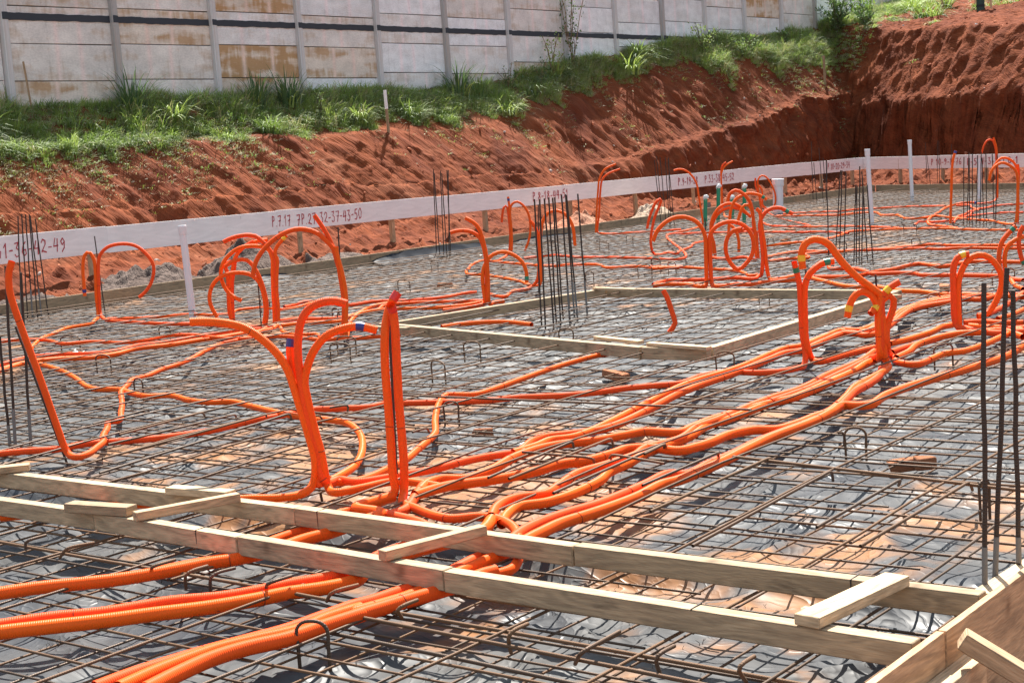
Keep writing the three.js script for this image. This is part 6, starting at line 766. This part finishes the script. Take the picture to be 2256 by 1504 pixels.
// ---------------------------------------------------------------- grass and weeds
function bladeGeo(list, L, w, bend, spread, n, segs = 3) {
  const pos = [], idx = [];
  for (let b = 0; b < n; b++) {
    const a = rnd() * Math.PI * 2, l = L * rr(0.55, 1.1), ww = w * rr(0.7, 1.2), be = bend * rr(0.4, 1.3), x0 = Math.cos(a) * spread * rnd(), z0 = Math.sin(a) * spread * rnd(), ca = Math.cos(a), sa = Math.sin(a), base = pos.length / 3;
    for (let s = 0; s <= segs; s++) { const t = s / segs, out = be * l * t * t, y = l * t * (1 - 0.35 * be * t * t * 1.6), h = ww * 0.5 * (1 - Math.pow(t, 1.7) * 0.94); pos.push(x0 + ca * out - sa * h, y, z0 + sa * out + ca * h, x0 + ca * out + sa * h, y, z0 + sa * out - ca * h); if (s < segs) { const q = base + 2 * s; idx.push(q, q + 1, q + 2, q + 1, q + 3, q + 2); } }
  }
  const g = new THREE.BufferGeometry(); g.setAttribute('position', new THREE.Float32BufferAttribute(pos, 3)); g.setIndex(idx); g.computeVertexNormals(); return g;
}
const grassFront = (z) => bankLeft(z) - curve1([[-44, 3.3], [-36, 3.8], [-32, 4.1], [-28, 4.15], [-24, 4.05], [-18, 3.8], [-14, 3.5], [-12, 3.2]], z) + 0.45 * n3(z * 0.8, 2, 2) + 0.35 * n3(z * 2.6, 7, 2);
{
  const place = (name, geo, count, gen, label) => {
    const im = new THREE.InstancedMesh(geo, M.grass, count), o = new THREE.Object3D(); im.name = name; im.castShadow = im.receiveShadow = true; let n = 0, guard = 0;
    while (n < count && guard++ < count * 30) { const q = gen(); if (!q) continue; o.position.set(q.x, q.y ?? groundY(q.x, q.z) - 0.015, q.z); o.rotation.set(rr(-0.25, 0.25), rnd() * 6.28, rr(-0.25, 0.25)); o.scale.set(q.s, q.s * (q.v ?? 1), q.s); o.updateMatrix(); im.setMatrixAt(n, o.matrix); im.setColorAt(n, q.c); n++; }
    im.count = n; scene.add(im); im.userData = { kind: 'stuff', label };
  };
  const green = (k = 1, dry = 0.25) => { const q = rnd() < dry ? 0 : rr(0.25, 1), j = rr(0.75, 1.25) * k; return q < 0.25 ? lin(0.42 * j, 0.39 * j, 0.2 * j) : q < 0.5 ? lin(0.17 * j, 0.27 * j, 0.05 * j) : q < 0.8 ? lin(0.27 * j, 0.39 * j, 0.075 * j) : lin(0.38 * j, 0.5 * j, 0.11 * j); };
  place('tall_grass', bladeGeo(0, 0.42, 0.014, 0.75, 0.1, 16, 4), 4200, () => { const z = rr(-44, -8.5), f = grassFront(z), x = lerp(f - 0.1, WALLX + 0.1, Math.pow(rnd(), 0.6)); if (n3(x * 1.3, 4, z * 0.9) < -0.05 || x < WALLX + 0.06) return null; return { x, z, s: rr(0.5, 1.1), v: rr(0.7, 1.15), c: green(1.05) }; }, 'taller mixed grass and weeds standing among the grass by the wall');
  place('grass', bladeGeo(0, 0.22, 0.011, 1.0, 0.09, 20), 13500, () => { const z = rr(-48, -8.5), f = grassFront(z), x = lerp(f + 0.15, WALLX + 0.05, rnd()); if (x < WALLX + 0.04) return null; const pt = clamp(0.55 + 1.1 * fbm(x * 1.4, 3, z * 1.1, 3), 0.25, 1.4); if (pt < 0.4 && rnd() < 0.5) return null; return { x, z, s: rr(0.6, 1.35) * (0.75 + 0.45 * pt) * (x > f ? 0.6 : 1), v: rr(0.6, 1.15), c: green(z > -24 ? 0.95 : 1.08, z > -24 ? 0.1 : 0.25) }; }, 'green grass strip growing along the foot of the concrete wall');
  // runners trailing down the bank in loose lines
  const lines = []; for (let i = 0; i < 250; i++) { const left = i > 170, z = left ? rr(-17.5, -10) : rr(-42, -9); lines.push([z, left ? rr(0.3, 1.2) : rr(0.2, 1.6), -rr(0, 0.45), left ? rr(0.5, 1) : rnd()]); }
  place('grass_runners', bladeGeo(0, 0.1, 0.009, 1.5, 0.06, 9, 2), 6500, () => { const [z0, len, sl, dens] = pick(lines), q = Math.pow(rnd(), 1.3) * len, f = grassFront(z0); if (rnd() > dens + 0.25) return null; const x = f - 0.15 + q, z = z0 + sl * q + rr(-0.09, 0.09) * (1 + q); if (x > bankLeft(z) - 1.9) return null; const dry = rnd() < 0.35; return { x, z, s: rr(0.5, 1.15), v: 0.7, c: dry ? lin(0.36, 0.32, 0.17) : green(0.95) }; }, 'thin grass runners trailing down the red earth bank');
  place('plateau_grass', bladeGeo(0, 0.22, 0.016, 1, 0.1, 16), 900, () => { const x = rr(-20, -14.6), z = rr(-52, -42.6); if (farFoot(x) - z < 3.1) return null; if (n3(x * 0.7, 3, z * 0.7) < 0.02 && x > -18) return null; return { x, z, s: rr(0.6, 1.3), c: green(1.1) }; }, 'patches of grass on the plateau above the shaded cut');
  place('plateau_edge_sprigs', bladeGeo(0, 0.14, 0.012, 1.4, 0.08, 12), 500, () => { const x = rr(-19.8, -15), z = farFoot(x) - rr(1.0, 3.6); if (n3(x * 0.9, 5, z * 0.9) < 0.08 + 0.18 * (x + 18)) return null; return { x, z, s: rr(0.5, 1.2), c: green(1) }; }, 'sprigs of grass hanging over the top of the shaded cut');
}
// tall grass clumps: each a plant of its own
const clumpKinds = [[0.95, 0.03, 0.6, 0.26, 72], [0.66, 0.034, 1.1, 0.22, 64], [0.45, 0.026, 1.25, 0.2, 52]];
const CLUMPS = [
  [-19.6, -15.95, 0, 1.0, 2, 'tall dark grass clump against the wall between the first posts'], [-19.35, -16.55, 1, 1.0, 3, 'bright arching grass clump lit before the wall beside the tall dark clump'],
  [-19.65, -18.7, 0, 0.9, 2, 'tall dark grass clump below the orange stained wall panel'], [-19.6, -19.4, 0, 0.95, 2, 'second tall dark grass clump below the orange stained wall panel'], [-19.0, -20.6, 1, 0.8, 3, 'bright low grass clump right of the orange stained panel'],
  [-19.6, -24.1, 0, 1.05, 2, 'tall dark spiky grass clump in front of the wall beyond the white-tipped stake'], [-19.6, -24.7, 0, 0.9, 0, 'spiky grass clump touching the dark wall post'], [-18.9, -25.0, 2, 1.1, 3, 'bright low tuft at the bank edge beyond the white-tipped stake'],
  [-19.0, -27.6, 1, 0.85, 3, 'bright leafy tuft on the bank edge below the climbing weed'], [-19.3, -30.3, 1, 1.25, 3, 'large bright arching grass clump on the bank edge'], [-19.2, -31.0, 1, 1.1, 1, 'arching grass clump next to the large bright clump'], [-19.5, -32.3, 0, 0.65, 1, 'upright grass clump at the end of the painted stripe'],
  [-19.2, -12.9, 1, 1.0, 1, 'drooping grass clump near the wall end by the wooden prop'], [-18.6, -12.4, 2, 1.2, 3, 'pale drooping tuft over the bank edge near the wooden prop'], [-18.75, -18.2, 2, 1.1, 1, 'short tuft on the bank edge below the stained panels'], [-18.9, -22.1, 2, 1.2, 1, 'short tuft beside the white-tipped stake'], [-18.85, -26.4, 2, 1.2, 1, 'short rounded tuft above the grooved bank'],
  [-18.2, -43.6, 1, 1.2, 3, 'bright arching grass clump on the plateau beside the leafy shrub'], [-17.5, -44.2, 1, 1.1, 3, 'broad bright clump on the plateau before the wooden stakes'], [-16.4, -45.4, 1, 0.9, 1, 'leafy clump on the plateau between the wooden stakes'], [-17.2, -41.9, 2, 1.6, 1, 'pale clump hanging over the top of the shaded cut'], [-16.8, -41.6, 2, 1.4, 3, 'drooping tuft at the lip of the shaded cut'],
];
for (const [x0, z, k, s, m, label] of CLUMPS) { const x = z > -40 ? Math.min(x0, grassFront(z) - 0.1) : x0; const [L, w, b, sp, n] = clumpKinds[k]; const t = thing('grass_clump', label, 'grass clump'); t.position.set(x, groundY(x, z) - 0.03, z); t.scale.setScalar(s); mesh('blades', bladeGeo(0, L, w, b, sp, n, 6), M.blade[m], t); mesh('young_blades', bladeGeo(0, L * 0.6, w, b * 1.3, sp, n >> 1, 5), M.blade[(m + 1) % 4], t); }
// leafy weeds and shrubs
function leafGeo(l, w) { const g = new THREE.BufferGeometry(); g.setAttribute('position', new THREE.Float32BufferAttribute([0, 0, 0, w * 0.5, l * 0.35, 0.1 * w, w * 0.32, l * 0.72, -0.05 * w, 0, l, -0.2 * w, -w * 0.32, l * 0.72, -0.05 * w, -w * 0.5, l * 0.35, 0.1 * w], 3)); g.setIndex([0, 1, 5, 1, 2, 5, 2, 4, 5, 2, 3, 4]); g.computeVertexNormals(); return g; }
function weed(x, z, H, R, nst, leaf, lw, nl, label, mats, dryTop) {
  const t = thing('weed_plant', label, 'plant'), st = [], leaves = [[], []], q = new THREE.Object3D(); t.position.set(x, groundY(x, z) - 0.03, z);
  for (let i = 0; i < nst; i++) {
    const a = rnd() * 6.28, h = H * rr(0.55, 1.05), r = R * rr(0.3, 1), pts = []; for (let k = 0; k <= 5; k++) { const u = k / 5; pts.push([Math.cos(a) * r * u * u + 0.05 * H * n3(i, u * 4, 1), h * u, Math.sin(a) * r * u * u + 0.05 * H * n3(i, u * 4, 7)]); }
    st.push(tubeGeo(pts, 0.005 + 0.002 * H, { ds: 0.1, seg: 5 })); const c = new THREE.CatmullRomCurve3(pts.map(V));
    for (let k = 0; k < nl; k++) { const u = 0.12 + 0.88 * Math.pow(rnd(), 0.8), p = c.getPoint(u), off = R * 0.28; q.position.set(p.x + rr(-off, off), p.y + rr(-0.05, 0.05), p.z + rr(-off, off)); q.rotation.set(rr(0.3, 1.9), rnd() * 6.28, rr(-0.6, 0.6), 'YXZ'); q.scale.setScalar(rr(0.55, 1.15)); q.updateMatrix(); leaves[k % 2].push(leafGeo(leaf, lw).applyMatrix4(q.matrix)); }
  }
  mesh('stems', cleanMerge(st), dryTop ? M.dryStem : M.stem, t); mesh('leaves', cleanMerge(leaves[0]), mats[0], t); mesh('young_leaves', cleanMerge(leaves[1]), mats[1], t);
}
weed(-19.75, -28.35, 1.9, 0.35, 7, 0.075, 0.045, 46, 'tall climbing weed with small dark leaves against the wall', [M.blade[2], M.blade[0]], true);
weed(-19.7, -27.5, 1.0, 0.3, 6, 0.07, 0.045, 34, 'yellow-green climbing weed at the wall post', [M.blade[1], M.blade[3]], true);
weed(-19.7, -25.9, 0.65, 0.35, 6, 0.06, 0.04, 30, 'bushy weed with reddish stems at the wall foot', [M.blade[2], M.blade[0]], true);
weed(-19.6, -26.9, 0.6, 0.35, 6, 0.06, 0.04, 30, 'low dark weed between the wall posts', [M.blade[2], M.blade[0]], true);
weed(-19.5, -33.6, 0.85, 0.5, 8, 0.08, 0.045, 34, 'spreading weed with pale leaves at the grassy bank top', [M.blade[1], M.blade[3]]);
weed(-19.3, -35.2, 0.6, 0.5, 8, 0.08, 0.045, 34, 'low weed bush on the grass beside the broken panel', [M.blade[0], M.blade[1]]);
weed(-19.2, -40.6, 1.15, 0.6, 14, 0.16, 0.07, 44, 'bushy dark green shrub with long leaves at the wall end', [M.blade[2], M.blade[0]]);
weed(-18.6, -41.2, 0.8, 0.5, 10, 0.15, 0.065, 36, 'smaller leafy shrub beside the bushy dark one', [M.blade[0], M.blade[1]]);
weed(-18.3, -40.4, 0.5, 0.4, 8, 0.12, 0.06, 30, 'low leafy plant at the corner of the cut', [M.blade[0], M.blade[2]]);
weed(-19.6, -38.2, 0.5, 0.3, 6, 0.1, 0.05, 26, 'small leafy weed at the foot of the wall near the shrub', [M.blade[0], M.blade[1]]);
for (const [x, z, h, l] of [[-19.2, -19.75, 0.55, 'weed with whitish flower spike before the stained wall panel'], [-19.3, -21.6, 0.45, 'weed with dark flower spike near the wall post'], [-19.3, -22.2, 0.4, 'small weed with flower spike beside the white-tipped stake'], [-19.0, -17.4, 0.35, 'small pale-leaved weed between the grass clumps']]) weed(x, z, h, 0.1, 3, 0.05, 0.022, 34, l, [M.blade[1], M.blade[0]]);
// stakes and post on the bank
{
  const stake = (x, z, h, r, m, label, tip) => { const t = thing('marker_stake', label, 'stake'); t.position.set(x, groundY(x, z) - 0.1, z); const g = new RoundedBoxGeometry(r * 2, h + 0.1, r * 2, 1, r * 0.2); g.translate(0, (h + 0.1) / 2, 0); mesh('shaft', g, m, t); if (tip) { const q = new RoundedBoxGeometry(r * 2.1, h * 0.45, r * 2.1, 1, r * 0.2); q.translate(0, h * 0.78 + 0.1, 0); mesh('painted_tip', q, M.whitePaint, t); } t.rotation.set(rr(-0.03, 0.03), 0.3, rr(-0.03, 0.03)); };
  stake(-18.55, -20.75, 0.74, 0.022, M.woodBrown[0], 'short wooden stake with white painted top on the bank edge', true);
  stake(-16.95, -42.6, 1.3, 0.035, M.woodBrown[0], 'wooden stake on the plateau beside the bright grass clump');
  stake(-16.05, -42.9, 1.3, 0.025, M.woodGrey[0], 'thin grey wooden stake on the plateau next to the green post');
  stake(-16.35, -43.6, 1.4, 0.04, M.woodBrown[1], 'brown wooden stake behind the dark green post');
  stake(-15.55, -42.6, 1.4, 0.03, M.woodBrown[1], 'wooden stake with plants beyond the dark green post');
  stake(-18.55, -38.3, 0.75, 0.03, M.woodBrown[0], 'reddish wooden stake in the grass near the wall end');
  const t = thing('green_post', 'thick dark green round post standing on the plateau', 'post'); t.position.set(-15.85, groundY(-15.85, -42.6) - 0.1, -42.6); mesh('shaft', new THREE.CylinderGeometry(0.11, 0.11, 2.2, 18).translate(0, 1.1, 0), M.greenPost, t); mesh('collar', new THREE.CylinderGeometry(0.118, 0.118, 0.06, 18).translate(0, 0.25, 0), M.black, t);
  tag(timber('wood_prop', [-19.82, 2.35, -14.25], [-19.86, 3.25, -14.2], 0.03, 0.03, M.woodBrown[0], scene), 'narrow wooden prop leaning on the wall by the first post', 'wood prop');
}
renderer.render(scene, camera);
